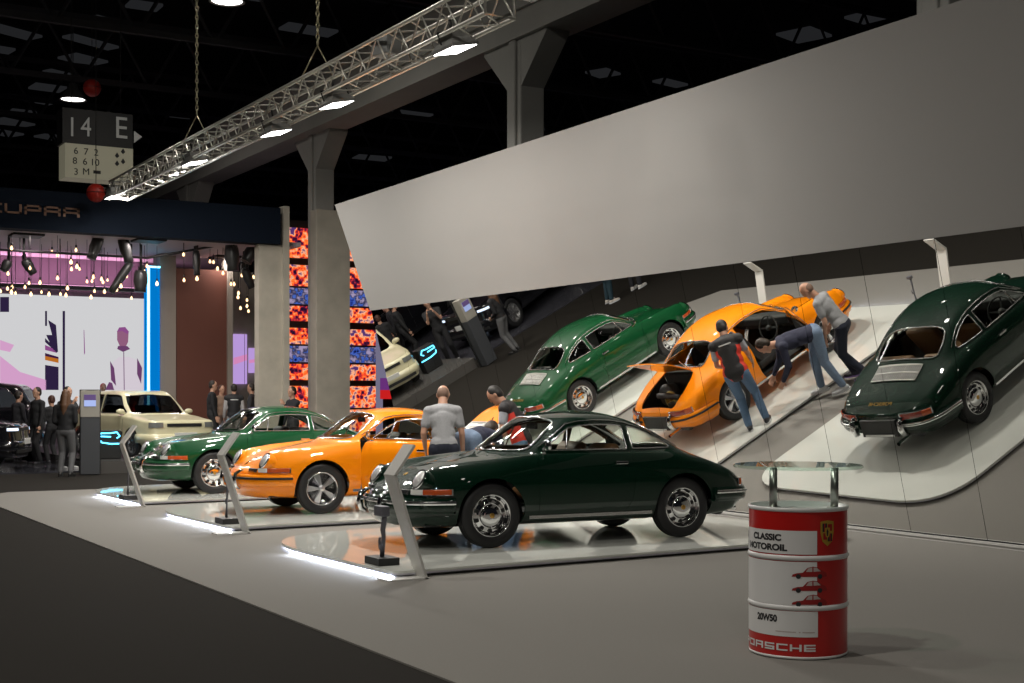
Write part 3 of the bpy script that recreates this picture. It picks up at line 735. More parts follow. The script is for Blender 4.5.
def make_hatch(name, paint, K, dark=False):
    global CAGE
    sx, sy, sz = K
    old = CAGE; CAGE = hatch_cage(K); s = Shell(); CAGE = old
    t = empty(name); liner = mat('liner'); gl = glass_mat('dark_window_glass', (.45, .46, .47), 1.5); chrome = mat('chrome'); black = mat('rubber')
    S3 = lambda P: [Vector((a * sx, b * sy, c * sz)) for a, b, c in P]
    SXZ = lambda P: round_poly([Vector((a * sx, 0, c * sz)) for a, c in P], .04, 3)
    hx = 1.22 * sx; R = .30 * sz if sz < 1.1 else .36
    cyl = [MB().lathe([(R + .045, .40 * sy), (R + .045, 1.1)], 48, M=Matrix.Translation((x, 0, R)) @ RX(-90 * g)).build('cutter', black) for x in (hx, -hx) for g in (1, -1)]
    ws = prism_obj(round_poly(S3(HWS), .05), (.6, 0, .8), -.25, .25); rw = prism_obj(round_poly(S3(HRW), .05), (-.8, 0, .5), -.2, .3)
    sc_ = [prism_obj(SXZ(P), (0, g, 0), .35, 1.2) for P in (HW1, HW2) for g in (1, -1)]
    s.cut(cyl + sc_ + [ws, rw], 'DIFFERENCE', 'body', [paint, liner], t)
    s.cut([ws], 'INTERSECT', 'windshield', [gl, gl], t); s.cut([rw], 'INTERSECT', 'rear_window', [gl, gl], t)
    for c in sc_: s.cut([c], 'INTERSECT', 'side_window', [gl, gl], t)
    kill(*(cyl + sc_ + [ws, rw]))
    global SH
    kill(s.ob)
    keep = SH; SH = s
    for g in (1, -1):
        for x in (hx, -hx):
            w = tyre_mb(.19, R, R * .66).build('wheel', mat('tyre'), t); w.matrix_local = frame((x, g * (.82 * sy - .10), R), (0, g, 0), (0, 0, 1))
            rm = MB().lathe([(R * .67, 0), (R * .67, .075), (R * .62, .08), (R * .60, .05), (R * .58, .03), (0, .03)], 32)
            for i in range(7): rm.prism([(.02, -.02, .03), (R * .6, -.035, .05), (R * .6, .035, .05), (.02, .02, .03)], (0, 0, .02), M=RZ(i * 360 / 7))
            rm.build('rim', mat('rim_silver'), w)
            arc = [(x + (R + .05) * math.cos(q), R + (R + .05) * math.sin(q)) for q in np.linspace(0, PI, 17)]
            MB().prism([(a_, g * .30, c_) for a_, c_ in arc], (0, g * .012, 0)).add([(a_, y_, c_) for y_ in (g * .30, g * .74 * sy) for a_, c_ in arc], [[i, i + 1, 18 + i, 17 + i] for i in range(16)]).build('wheel_housing', black, t)
        p = [s.ring(.9 * sx, g * a, .70 * sz, .004) for a in np.linspace(24, 38, 8)]
        if g < 0: p = p[::-1]
        hh_ = .028 if dark else .053
        MB().sweep(p, [(-.03, -hh_), (.012, -hh_), (.005, hh_), (-.03, hh_)]).build('headlight', mat('lamp_cold', (.7, .75, .8), .1, emis=(.6, .75, 1), estr=(1.2 if dark else 0)) if dark else mat('lamp_pale', (.22, .23, .22), .15, .3, coat=.8), t)
        pr_ = [s.ring(-1.1 * sx, a, .80 * sz, .004) for a in (np.linspace(128, 150, 8) if g > 0 else np.linspace(-150, -128, 8))]
        MB().sweep(pr_, [(-.03, -.06), (.012, -.06), (.008, .06), (-.03, .06)]).build('tail_lamp', mat('tail_red', (.5, .02, .02), .2, emis=(1, .03, .03), estr=1.5), t)
        mp_ = s.side(.72 * sx, .93 * sz, g)
        MB().sphere((mp_.x, mp_.y + g * .09, mp_.z + .04), (.05, .10, .06), 14).box(mp_.x - .03, mp_.x + .03, min(mp_.y - .03 * g, mp_.y + .06 * g), max(mp_.y - .03 * g, mp_.y + .06 * g), mp_.z - .01, mp_.z + .03).build('door_mirror', paint, t)
        for P in (HW1, HW2): MB().tube(on_dir(SXZ(P), (0, g, 0), .004, step=.06), .008, 5, closed=True).build('window_frame', black if not dark else chrome, t)
        for xa in (.83, -.37):
            q = [s.side(xa * sx, z * sz, g, .001) for z in np.linspace(.27, .90, 9)]
            MB().tube(q, .004, 4).build('door_gap', black, t)
        MB().sweep([s.side(x * sx, .52 * sz, g, .003) for x in np.linspace(.86, -.86, 10)], [(-.01, -.03), (-.01, .03), (.012, .03), (.012, -.03)]).build('side_moulding', black if not dark else paint, t)
        MB().box(-.30 * sx - .08, -.30 * sx + .08, -.015, .015, -.012, .012, M=Matrix.Translation((0, s.side(-.25 * sx, .84 * sz, g).y, .84 * sz))).build('door_handle', black, t, bevel=.004)
    MB().sweep([s.ring(.9 * sx, a, .70 * sz, .004) for a in np.linspace(-20, 20, 12)], [(-.02, -.035), (.010, -.035), (.008, .03), (-.02, .03)]).build('grille', black, t)
    MB().sweep([s.ring(.9 * sx, a, .42 * sz, .0) for a in np.linspace(-55, 55, 26)], [(-.03, -.10), (.03, -.09), (.045, 0), (.03, .09), (-.03, .10)], smooth=True).build('front_bumper', paint, t)
    MB().sweep([s.ring(.9 * sx, a, .33 * sz, .035) for a in np.linspace(-30, 30, 14)], [(-.02, -.035), (.014, -.035), (.014, .03), (-.02, .03)]).build('lower_grille', black, t)
    MB().box(2.035 * sx, 2.06 * sx, -.26, .26, .44 * sz, .54 * sz).build('licence_plate', mat('plate_white', (.6, .6, .58), .4), t, bevel=.004)
    MB().sweep([s.ring(-1.1 * sx, a, .45 * sz, .0) for a in np.linspace(122, 238, 26)], [(-.03, -.10), (.03, -.09), (.04, 0), (.03, .09), (-.03, .10)], smooth=True).build('rear_bumper', paint, t)
    dk = mat('cabin_black', (.02, .02, .02), .7)
    f = MB().box(-1.5 * sx, 1.1 * sx, -.7 * sy, .7 * sy, .26, .30)
    f.build('floor_pan', dk, t)
    MB().box(.55 * sx, .92 * sx, -.7 * sy, .7 * sy, .70 * sz, .90 * sz).build('dashboard', dk, t, bevel=.04)
    for g in (1, -1):
        st = MB().box(-.45, .10, g * .35 - .25, g * .35 + .25, .36 * sz, .52 * sz).build('seat', dk, t, bevel=.05)
        MB().prism([(-.30, g * .35 - .24, .50 * sz), (-.18, g * .35 - .24, .50 * sz), (-.42, g * .35 - .22, 1.10 * sz), (-.52, g * .35 - .22, 1.10 * sz)], (0, .48, 0)).build('backrest', dk, st, bevel=.03)
    MB().box(-1.3 * sx, -1.1 * sx, -.6 * sy, .6 * sy, .4 * sz, .95 * sz).build('rear_backrest', dk, t, bevel=.04)
    SH = keep
    return t
# ---------------------------------------------------------------- people
def _ell(m, c, ax, r, n=18):
    """ellipsoid with axes matrix ax (3 columns)"""
    M = Matrix(((ax[0][0], ax[1][0], ax[2][0], c[0]), (ax[0][1], ax[1][1], ax[2][1], c[1]), (ax[0][2], ax[1][2], ax[2][2], c[2]), (0, 0, 0, 1)))
    return m.sphere((0, 0, 0), r, n, M=M)
def _cone(m, p, q, r0, r1, n=14):
    p = Vector(p); q = Vector(q)
    m.tube([p, q], [r0, r1], n); m.sphere(p, r0, n); m.sphere(q, r1, n); return m
def remeshed(m, name, mt, parent, vox=.011, smooth=2):
    o = m.build('tmp', mt)
    md = o.modifiers.new('r', 'REMESH'); md.mode = 'VOXEL'; md.voxel_size = vox; md.use_smooth_shade = True
    sm = o.modifiers.new('s', 'SMOOTH'); sm.factor = .5; sm.iterations = smooth
    me = bpy.data.meshes.new_from_object(o.evaluated_get(bpy.context.evaluated_depsgraph_get())); kill(o)
    me.name = name
    me.polygons.foreach_set('use_smooth', [True] * len(me.polygons))
    r = bpy.data.objects.new(name, me); COL.objects.link(r)
    if parent: r.parent = parent
    return r
def ik(a, b, l1, l2, hint):
    a = Vector(a); b = Vector(b); d = b - a; L = min(d.length, (l1 + l2) * .995); u = d.normalized()
    x = (l1 * l1 - l2 * l2 + L * L) / (2 * L); y = math.sqrt(max(0, l1 * l1 - x * x))
    hnt = Vector(hint); hnt = (hnt - u * hnt.dot(u)).normalized()
    return a + u * x + hnt * y, a + u * L
def make_person(loc, face, pelvis=(0, 0, .93), spine=(0, 0, 1), head_dir=(1, 0, 0), head_up=None, hands=((.12, .26, .80), (.12, -.26, .80)), feet=((0.02, .11), (-.02, -.11)), h=1.75,
                skin=(.45, .25, .17), top=(.2, .2, .2), topname='shirt', sleeve=.55, legs=(.02, .03, .06), legname='trousers', shoe=(.02, .02, .02), hair=(.02, .014, .01), hairstyle='short', build=1., vox=.013,
                vest=None, footdir=None, crouch=0, elbow_hint=(-.5, 0, -.6), sole=None, torso_side=None, neck_len=1., foot_dirs=None):
    k = h / 1.75
    t = empty('person', loc, face)
    V = Vector; pel = V(pelvis) * k; sp = V(spine).normalized(); Lf = V(torso_side or (0, 1, 0)); Lf = (Lf - sp * Lf.dot(sp)).normalized(); fw = Lf.cross(sp)
    mS = mat('skin_%.2f' % skin[0], skin, .5); mT = mat('cloth_%.2f_%.2f_%.2f' % top, top, .85, noise=(60, .15)); mL = mat('cloth_%.2f_%.2f_%.2f' % legs, legs, .85, noise=(50, .2))
    mH = mat('hair_%.3f' % hair[0], hair, .6, noise=(80, .3)); mB = mat('shoe_%.2f_%.2f' % (shoe[0], shoe[1]), shoe, .5)
    chest = pel + sp * .36 * k; neck = pel + sp * .525 * k; hd = V(head_dir).normalized()
    hu = V(head_up).normalized() if head_up else (sp + V((0, 0, .6))).normalized()
    hu = (hu - hd * hu.dot(hd)).normalized(); hl = hu.cross(hd)
    hc = neck + sp * .03 * k + hu * (.145 * k * neck_len) + hd * .03 * k
    sh = [neck + Lf * (.185 * s * k * build) - sp * .055 * k for s in (1, -1)]
    hip = [pel + Lf * (.095 * s * k) - sp * .02 * k for s in (1, -1)]
    def torso(m, e=0.):
        _ell(m, pel + sp * .02 * k, (fw, Lf, sp), ((.115 + e) * k * build, (.165 + e) * k, (.13 + e) * k)); _ell(m, pel + sp * .17 * k, (fw, Lf, sp), ((.105 + e) * k * build, (.145 + e) * k * build, .15 * k))
        _ell(m, chest - sp * .02 * k + fw * .005, (fw, Lf, sp), ((.115 + e) * k * build, (.165 + e) * k * build, .17 * k)); _ell(m, chest + sp * .09 * k, (fw, Lf, sp), ((.095 + e) * k * build, (.175 + e) * k * build, (.085 + e) * k))
        for s in (0, 1): _cone(m, neck - sp * .01 * k, sh[s] - sp * .012 * k, (.045 + e) * k, (.056 + e) * k)
        _cone(m, pel + sp * .05 * k, chest, .11 * k * build + e, .12 * k * build + e)
        return m
    elb = []; wr = []
    for s in (0, 1):
        hh = V(elbow_hint); hh.y += (.25 if s == 0 else -.25)
        e_, w_ = ik(sh[s], V(hands[s]) * k, .29 * k, .255 * k, hh); elb.append(e_); wr.append(w_)
    ank = []; kn = []
    for s in (0, 1):
        a_ = V((feet[s][0] * k, feet[s][1] * k, .085 * k))
        n_, a2 = ik(hip[s], a_, .435 * k, .425 * k, (1, 0, .1)); kn.append(n_); ank.append(a2)
    b = MB(); torso(b)
    _cone(b, neck - sp * .05 * k, hc - hu * .06 * k - hd * .015 * k, .062 * k, .056 * k)
    _ell(b, hc + hu * .02 * k, (hd, hl, hu), (.098 * k, .078 * k, .108 * k)); _ell(b, hc - hu * .045 * k + hd * .022 * k, (hd, hl, hu), (.066 * k, .054 * k, .075 * k))
    _ell(b, hc + hd * .092 * k - hu * .012 * k, (hd, hl, hu), (.020 * k, .013 * k, .024 * k)); _ell(b, hc + hd * .078 * k - hu * .066 * k, (hd, hl, hu), (.016 * k, .024 * k, .010 * k)); _ell(b, hc + hd * .07 * k - hu * .10 * k, (hd, hl, hu), (.02 * k, .02 * k, .016 * k))
    _ell(b, hc + hd * .080 * k + hu * .028 * k, (hd, hl, hu), (.014 * k, .05 * k, .009 * k))
    for s in (1, -1): _ell(b, hc + hl * s * .076 * k - hd * .008 * k, (hd, hl, hu), (.018 * k, .010 * k, .030 * k))
    for s in (0, 1):
        _cone(b, sh[s], elb[s], .048 * k, .038 * k); _cone(b, elb[s], wr[s], .038 * k, .026 * k)
        d = (wr[s] - elb[s]).normalized(); sd = 1 if s == 0 else -1
        nrm = Lf * sd; nrm = (nrm - d * nrm.dot(d)).normalized(); ac = d.cross(nrm).normalized()
        if ac.dot(fw) < 0: ac = -ac
        pc = wr[s] + d * .045 * k
        _ell(b, pc, (d, ac, nrm), (.052 * k, .042 * k, .017 * k))
        for i, (o_, l_) in enumerate(((-.030, .062), (-.010, .075), (.010, .080), (.030, .072))):
            p0 = wr[s] + d * .082 * k + ac * o_ * k; p1 = p0 + (d * .6 - nrm * .12) * l_ * k + ac * o_ * .15 * k; p2 = p1 + (d * .35 - nrm * .35) * l_ * k
            _cone(b, p0 - d * .02 * k, p1, .0098 * k, .0092 * k, 8); _cone(b, p1, p2, .0092 * k, .0080 * k, 8)
        p0 = wr[s] + d * .03 * k + ac * .035 * k; p1 = p0 + (d * .6 + ac * .6 - nrm * .2) * .045 * k; p2 = p1 + (d * .8 - nrm * .3) * .035 * k
        _cone(b, p0, p1, .012 * k, .011 * k, 8); _cone(b, p1, p2, .011 * k, .009 * k, 8)
        _cone(b, hip[s], kn[s], .085 * k, .056 * k); _cone(b, kn[s], ank[s], .054 * k, .038 * k)
        _cone(b, ank[s], ank[s] + V((.0, 0, -.03)) * k, .038 * k, .035 * k)
    remeshed(b, 'body', mS, t, vox)
    # clothes
    c = MB(); torso(c, .014)
    for s in (0, 1):
        q = sh[s] + (elb[s] - sh[s]) * min(1, sleeve * 1.0 / .55 * .55 if sleeve < 1 else 1)
        _cone(c, sh[s], q, .063 * k, (.060 if sleeve < 1 else .052) * k)
        if sleeve > 1: _cone(c, elb[s], elb[s] + (wr[s] - elb[s]) * .93, .052 * k, .038 * k)
    remeshed(c, topname, mT, t, vox, 9)
    if vest:
        v = MB(); torso(v, .028); vo = remeshed(v, 'vest', mat('vest_%.3f' % vest[0][0], vest[0], .7), t, vox, 9)
        vo.data.materials.append(mat('vest_side_%.3f' % vest[1][0], vest[1], .7))
        for p in vo.data.polygons:
            q = p.center - pel
            if abs(q.dot(Lf)) > .07 and q.dot(fw) > -.085 and q.dot(sp) < .37: p.material_index = 1
        lg = MB(); n_ = neck - sp * .10 * k - fw * .145 * k
        lg.prism([n_ + Lf * .09, n_ - Lf * .09, n_ - Lf * .09 - sp * .018, n_ + Lf * .09 - sp * .018], -fw * .004); lg.build('vest_stripe', mat('cloth_white', (.6, .6, .6), .8), vo)
    c = MB()
    _ell(c, pel, (fw, Lf, sp), (.128 * k * build, .178 * k, .13 * k))
    for s in (0, 1):
        _cone(c, hip[s] - sp * .01, kn[s], .096 * k, .070 * k); _cone(c, kn[s], ank[s] + V((0, 0, .02)), .070 * k, .056 * k)
    remeshed(c, legname, mL, t, vox)
    for s in (0, 1):
        fd = V(foot_dirs[s] if foot_dirs else (1, .12 if s == 0 else -.12, 0)).normalized(); sdv = V((0, 0, 1)).cross(fd); a = ank[s]
        m = MB(); base = V((a.x, a.y, a.z - .085 * k))
        _ell(m, base + V((0, 0, .045 * k)) - fd * .02 * k, (fd, sdv, V((0, 0, 1))), (.065 * k, .042 * k, .048 * k)); _ell(m, base + fd * .085 * k + V((0, 0, .034 * k)), (fd, sdv, V((0, 0, 1))), (.105 * k, .046 * k, .034 * k)); _cone(m, base + V((0, 0, .06 * k)), base + V((0, 0, .105 * k)), .046 * k, .044 * k)
        sh_ = remeshed(m, 'shoe', mB, t, .010)
        pr_ = [base + fd * (.085 + .115 * math.cos(q)) * k * 1 + sdv * .046 * math.sin(q) * k for q in np.linspace(0, 2 * PI, 17)[:-1]]
        sl = [base + fd * (.045 + .145 * math.cos(q)) * k + sdv * .048 * math.sin(q) * k for q in np.linspace(0, 2 * PI, 19)[:-1]]
        MB().prism(sl, (0, 0, .022 * k)).build('sole', mat('sole_%.1f' % (sole or shoe)[0], sole or shoe, .6), sh_)
    # eyes
    for s in (1, -1):
        MB().sphere(hc + hd * .081 * k + hl * s * .030 * k + hu * .010 * k, .010 * k, 10).build('eye', mat('eye', (.02, .015, .012), .2), t)
    if hairstyle != 'bald':
        m = MB()
        _ell(m, hc + hu * .040 * k - hd * .018 * k, (hd, hl, hu), (.094 * k, .084 * k, .098 * k))
        _ell(m, hc - hd * .045 * k + hu * .0 * k, (hd, hl, hu), (.065 * k, .082 * k, .085 * k))
        if hairstyle == 'long':
            _cone(m, hc - hd * .05 * k, hc - hd * .10 * k - hu * .20 * k, .078 * k, .075 * k); _cone(m, hc - hd * .10 * k - hu * .20 * k, hc - hd * .12 * k - V((0, 0, .40)) * k, .080 * k, .04 * k)
            for s in (1, -1): _cone(m, hc + hl * s * .06 * k - hd * .03 * k, hc + hl * s * .075 * k - V((0, 0, .22)) * k - hd * .05 * k, .04 * k, .05 * k)
        remeshed(m, 'hair', mH, t, .012)
    else:
        m = MB(); _ell(m, hc + hu * .012 * k - hd * .022 * k, (hd, hl, hu), (.083 * k, .0765 * k, .090 * k)); remeshed(m, 'hair', mat('hair_stubble', (.20, .12, .085), .7), t, .012)
    return t
# ---------------------------------------------------------------- the hall
def carpet_mat(name, col, sc_=120, amt=.18):
    m = mat(name, col, .95, spec=.1, noise=(sc_, amt)); return m
struct(MB().box(-60, 45, -25, 70, -.12, -.012).build('floor', carpet_mat('carpet_dark', (.0175, .0155, .013))))
ck = MB().prism([(-7.75, -12, -.012), (.60, -12, -.012), (.60, 22.66, -.012), (-7.1, 22.66, -.012), (-7.75, 21.9, -.012)], (0, 0, .012))
tag(ck.build('carpet', carpet_mat('carpet_grey', (.225, .215, .198), 60, .07)), 'wide light grey carpet laid under the classic car display', 'carpet')
TILT = .25
UPV = Vector((-math.sin(TILT), 0, math.cos(TILT)))          # up the leaning wall
NRM = Vector((-math.cos(TILT), 0, -math.sin(TILT)))         # out of it, towards the cars
# mirrored wall: panels about a metre wide, leaning over the cars
def wall_pt(y, u, o=0.): return Vector((0, y, 0)) + UPV * u + NRM * o
mir = bpy.data.materials.new('mirror'); mir.use_nodes = True
_b = mir.node_tree.nodes['Principled BSDF']; _b.inputs['Base Color'].default_value = (.80, .80, .78, 1); _b.inputs['Metallic'].default_value = 1; _b.inputs['Roughness'].default_value = 0.0
blk = mat('frame_black', (.012, .012, .012), .5)
GRP = 'mirror panels of the leaning mirrored wall'
ords = ['leftmost', 'second', 'third', 'fourth', 'fifth', 'sixth', 'seventh', 'eighth', 'ninth', 'tenth', 'eleventh', 'twelfth', 'thirteenth', 'fourteenth', 'fifteenth', 'sixteenth']
for k in range(16):
    y1 = 22.64 - 1.02 * k; y0 = y1 - 1.02; g = .003
    P = [wall_pt(y0 + g, .075, 0), wall_pt(y1 - g, .075, 0), wall_pt(y1 - g, 3.2, 0), wall_pt(y0 + g, 3.2, 0)]
    o = MB().prism(P, -NRM * .02).build('mirror_panel', mir)
    lab = 'tall mirror panel at the far left end of the leaning mirrored wall' if k == 0 else 'tall mirror panel, %s from the left end of the leaning mirrored wall' % ords[k]
    tag(o, lab, 'mirror', GRP)
o = MB().prism([wall_pt(6.2, .0, -.022), wall_pt(22.60, .0, -.022), wall_pt(22.60, 5.05, -.022), wall_pt(6.2, 5.05, -.022)], -NRM * .16).build('wall_right', blk); struct(o)
struct(MB().box(-.035, .0, 6.2, 22.66, .0, .03).box(-.05, 0, 6.2, 22.66, .03, .055).build('baseboard_right', mat('strip_pale', (.55, .54, .52), .5)))
ban = MB().prism([wall_pt(4.2, 3.2, .03), wall_pt(22.62, 3.2, .03), wall_pt(23.08, 5.22, .03), wall_pt(4.2, 5.36, .03)], -NRM * .02)
tag(ban.build('banner_wall', mat('banner_white', (.225, .217, .208), .75, noise=(.6, .03))), 'large plain pale grey panel above the leaning mirrored wall', 'panel')
# hall roof: dark deck, skylights, lattice girders
struct(MB().box(-60, 45, -25, 75, 13.6, 13.8).build('ceiling', mat('roof_dark', (.012, .012, .014), .9)))
struct(MB().box(-60, 45, 70, 70.3, 0, 13.6).build('wall_back', mat('hall_wall', (.02, .02, .022), .9)))
random.seed(4)
sky = emit('skylight_glass', (.62, .64, .70), .022)
N = 0
for ix in range(-9, 8):
    for iy in range(8, 26):
        x, y = ix * 2.9 + random.uniform(-.3, .3), iy * 2.6
        if random.random() < (.12 if x < 2 else .75): continue
        if not (-.75 < ((x + 11.18) * math.cos(AZ) - y * math.sin(AZ)) / max(.1, (x + 11.18) * math.sin(AZ) + y * math.cos(AZ)) < .32): continue
        w, l = random.uniform(.7, .95), random.uniform(.45, .6)
        N += 1
        w *= random.uniform(.5, 1.1); l *= random.uniform(.5, 1.1); sk = MB().box(-w, w, -l, l, -.08, 0, M=T(x, y, 13.58) @ RZ(random.uniform(-8, 30)))
        o = sk.build('skylight', sky); tag(o, 'dim grey roof skylight between the dark girders', 'skylight', 'skylights in the dark hall roof')
rg = mat('girder_dark', (.05, .05, .055), .8)
def girder(y=None, x=None, z0=10.6, z1=12.4):
    m = MB(); L = np.arange(-30, 28, 2.0)
    if y is not None:
        f = lambda a, z: (a, y, z)
    else:
        f = lambda a, z: (x, a + 34, z)
    m.box(*(( -30, 27, y - .08, y + .08) if y is not None else (x - .08, x + .08, 4, 62)), z0, z0 + .16); m.box(*((-30, 27, y - .08, y + .08) if y is not None else (x - .08, x + .08, 4, 62)), z1, z1 + .16)
    for i, a in enumerate(L):
        m.tube([f(a, z0), f(a + 1, z1)], .05, 4, smooth=False); m.tube([f(a + 1, z1), f(a + 2, z0)], .05, 4, smooth=False)
    return m
for i, y in enumerate(range(22, 66, 6)): tag(girder(y=y).build('roof_girder', rg), 'dark steel lattice girder crossing under the hall roof, row %s back' % ['nearest', 'second', 'third', 'fourth', 'fifth', 'sixth', 'seventh', 'eighth'][i], 'girder', 'lattice girders of the hall roof')
# concrete frame: pillars with haunches and the beam they carry
con = mat('concrete_paint', (.38, .375, .35), .8, noise=(1.6, .12)); XC = 1.5
def pillar(y, lab, clad=False, x=1.55):
    t = empty('concrete_pillar', (x, y, 0))
    w = .25
    z0 = 6.0 if clad else 0
    m = MB().box(-w, w, -w, w, 0, 7.95)
    m.box(-w - .05, -w + .001, -.12, .12, 0, 8.0).build('pillar_shaft', con, t, bevel=.03)
    hm = MB()
    for s in (1, -1):
        hm.prism([(-.24, s * w, 7.1), (-.24, s * (w + .85), 7.9), (-.24, s * (w + .85), 8.0), (-.24, s * w, 8.0)], (.48, 0, 0))
    hm.build('haunch', con, t)
    if clad:
        MB().box(px_at(310.5, 300, 30.75).x - x, px_at(310.5, 300, 30.75).x - x + .86, -.85, -.45, 0, 6.02).build('cladding', mat('board_concrete', (.47, .43, .36), .85, noise=(2.2, .30)), t)
    tag(t, lab, 'pillar', 'concrete pillars behind the mirrored wall')
pillar(31.2, 'grey pillar clad in tall concrete boards beside the lit screens', True, 1.78)
pillar(21.05, 'grey concrete pillar rising behind the middle of the pale panel')
pillar(11.3, 'grey concrete pillar showing above the right end of the pale panel')
pillar(40.6, 'distant grey pillar behind the dark blue fascia')
XC = 1.6; bm_ = MB().prism([(XC - .38, -6, 7.95), (XC + .38, -6, 7.95), (XC + .38, -6, 9.3), (XC - .38, -6, 9.3)], (0, 56, 0))
bm_.prism([(XC - .46, -6, 8.42), (XC - .38, -6, 8.42), (XC - .38, -6, 8.62), (XC - .46, -6, 8.62)], (0, 56, 0))
tag(bm_.build('concrete_beam', con), 'long grey concrete beam carried by the pillars under the roof', 'beam')
# high bay lamps
bayl = emit('bay_glow', (1, .96, .9), 5)
def high_bay(x, y, lab, e, vis=True, z=9.0):
    t = empty('high_bay_lamp', (x, y, z))
    MB().lathe([(.06, .42), (.10, .40), (.12, .30), (.30, .05), (.34, 0), (.31, 0), (.10, .26), (0, .26)], 28).build('lamp_shade', mat('lamp_metal', (.25, .25, .25), .4, .6), t)
    MB().lathe([(.29, .02), (.2, .02), (0, .02)][::-1], 28, close=False).build('lamp_glass', bayl, t)
    MB().tube([(0, 0, .40), (0, 0, 13.5 - z)], .012, 6).build('rod', blk, t)
    area((0, 0, -.02), (0, 0, 0), .5, .5, e, (1, .95, .86), parent=t)
    tag(t, lab, 'lamp', 'round high bay lamps under the hall roof')
p = px_at(73, 100, 35); high_bay(p.x, 35, 'round hall lamp glowing left above the blue hall sign', BAY_E * .5, z=p.z)
p = px_at(227, 2, 24.8); high_bay(p.x, 24.8, 'round hall lamp at the top edge above the lighting truss', BAY_E * .6, z=p.z)
for x, y in ((-13, 6), (-4.5, 1.5), (-12, 13), (-15, 24), (-14, -6), (-3, -7)): high_bay(x, y, 'unseen round hall lamp added as fill high above the visitors', BAY_E * (2.3 if y == 13 else 3.6 if x == -13 else 2.6 if x == -14 else .8 if y == 24 else .25), z=11.6)  # unseen lamps added for ambient fill, each strength set for its effect
# lighting truss with floods
TX = -4.0; alu = mat('aluminium', (.72, .70, .64), .32, .7)
t = empty('lighting_truss', (TX, 0, 5.74)); ya, yb, hw = 12.4, 28.0, .18
ch = MB()
for sx in (-1, 1):
    for sz in (-1, 1): ch.tube([(sx * hw, ya, sz * hw), (sx * hw, yb, sz * hw)], .027, 8)
for y in (ya, yb): ch.tube([(-hw, y, -hw), (hw, y, -hw), (hw, y, hw), (-hw, y, hw)], .022, 6, closed=True)
ch.build('chord', alu, t)
br = MB(); n = int((yb - ya) / .60)
for i in range(n):
    a, b = ya + i * (yb - ya) / n, ya + (i + .5) * (yb - ya) / n; c = ya + (i + 1) * (yb - ya) / n
    for sx in (-1, 1): br.tube([(sx * hw, a, -hw), (sx * hw, b, hw), (sx * hw, c, -hw)], .013, 5)
    for sz in (-1, 1): br.tube([(-hw, a, sz * hw), (hw, b, sz * hw), (-hw, c, sz * hw)], .011, 5)
br.build('lattice', alu, t)
tag(t, 'long aluminium lattice truss hung on chains over the classic cars', 'truss')
def chain(y, lab):
    t = MB(); z0 = 5.94
    for s in (1, -1): t.tube([(TX + s * hw, y - .12 * s, z0), (TX, y, z0 + .42)], .010, 5)
    L = 7.0; k = 0; z = z0 + .42
    while z < 13.4:
        a = np.linspace(0, 2 * PI, 9)[:-1]
        t.tube([(TX + (.022 * math.cos(q) if k % 2 else 0), y + (0 if k % 2 else .022 * math.cos(q)), z + .045 + .05 * math.sin(q)) for q in a], .011, 4, closed=True)
        z += .078; k += 1
    tag(t.build('hoist_chain', mat('chain_steel', (.55, .5, .34), .35, .8)), lab, 'chain', 'chains holding the lighting truss')
chain(22.8, 'steel chain holding the left part of the lighting truss'); chain(17.4, 'steel chain holding the middle of the lighting truss')
fl = emit('flood_glow', (1, .98, .96), 14)
def flood(x, y, z, lab, tilt=12, e=1.):
    t = empty('flood_light', (x, y, z)); t.rotation_euler = (0, R_(-tilt), 0)
    MB().prism([(-.10, -.17, .12), (.10, -.17, .12), (.10, .17, .12), (-.10, .17, .12)], (0, 0, .06)).prism([(-.17, -.25, 0), (.17, -.25, 0), (.17, .25, 0), (-.17, .25, 0)], (0, 0, .035)).add(
        [(-.17, -.25, .035), (.17, -.25, .035), (.17, .25, .035), (-.17, .25, .035), (-.10, -.17, .12), (.10, -.17, .12), (.10, .17, .12), (-.10, .17, .12)], [(0, 1, 5, 4), (1, 2, 6, 5), (2, 3, 7, 6), (3, 0, 4, 7)]).build('lamp_housing', mat('flood_grey', (.35, .35, .34), .45, .5), t)
    MB().box(-.15, .15, -.23, .23, -.006, 0).build('lamp_glass', fl, t)
    MB().tube([(-.19, -.05, .06), (-.19, 0, .20), (.19, 0, .20), (.19, -.05, .06)], .012, 5, smooth=False).tube([(0, 0, .20), (0, 0, .34)], .016, 6).build('bracket', blk, t)
    area((0, 0, -.015), (0, 0, 0), .30, .46, FLOOD_E * e, (1, .955, .88), parent=t)
    tag(t, lab, 'floodlight', 'floodlights under the lighting truss')
for x, y, z, l in ((TX, 13.4, 5.42, 'largest bright floodlight at the right end of the lighting truss'), (TX, 16.75, 5.42, 'bright floodlight under the truss, second from its right end'), (TX, 19.0, 5.42, 'bright floodlight under the truss, third from its right end'),
                   (TX - .1, 22.6, 5.5, 'bright floodlight below the left chain of the truss'), (TX + .50, 25.4, 5.78, 'floodlight on a side arm of the truss, left of the left chain'), (TX - .1, 27.9, 5.6, 'bright floodlight at the far left end of the truss')):
    flood(x, y, z, l)
b = MB().tube([(TX + .2, 25.4, 6.08), (TX + .6, 25.4, 6.08)], .02, 6); tag(b.build('side_arm', alu), 'short aluminium arm reaching from the truss to a floodlight', 'bracket')
t = empty('projector', (TX + .34, 12.35, 5.98)); MB().box(-.20, .20, -.24, .24, -.16, .14).build('case', mat('projector_grey', (.28, .29, .29), .5), t, bevel=.03); MB().lathe([(.07, 0), (.08, .06), (.05, .07), (0, .05)], 20, M=Matrix.Translation((.20, 0, 0)) @ RY(90)).build('lens', blk, t)
tag(t, 'grey boxy projector mounted on the right end of the truss', 'projector')
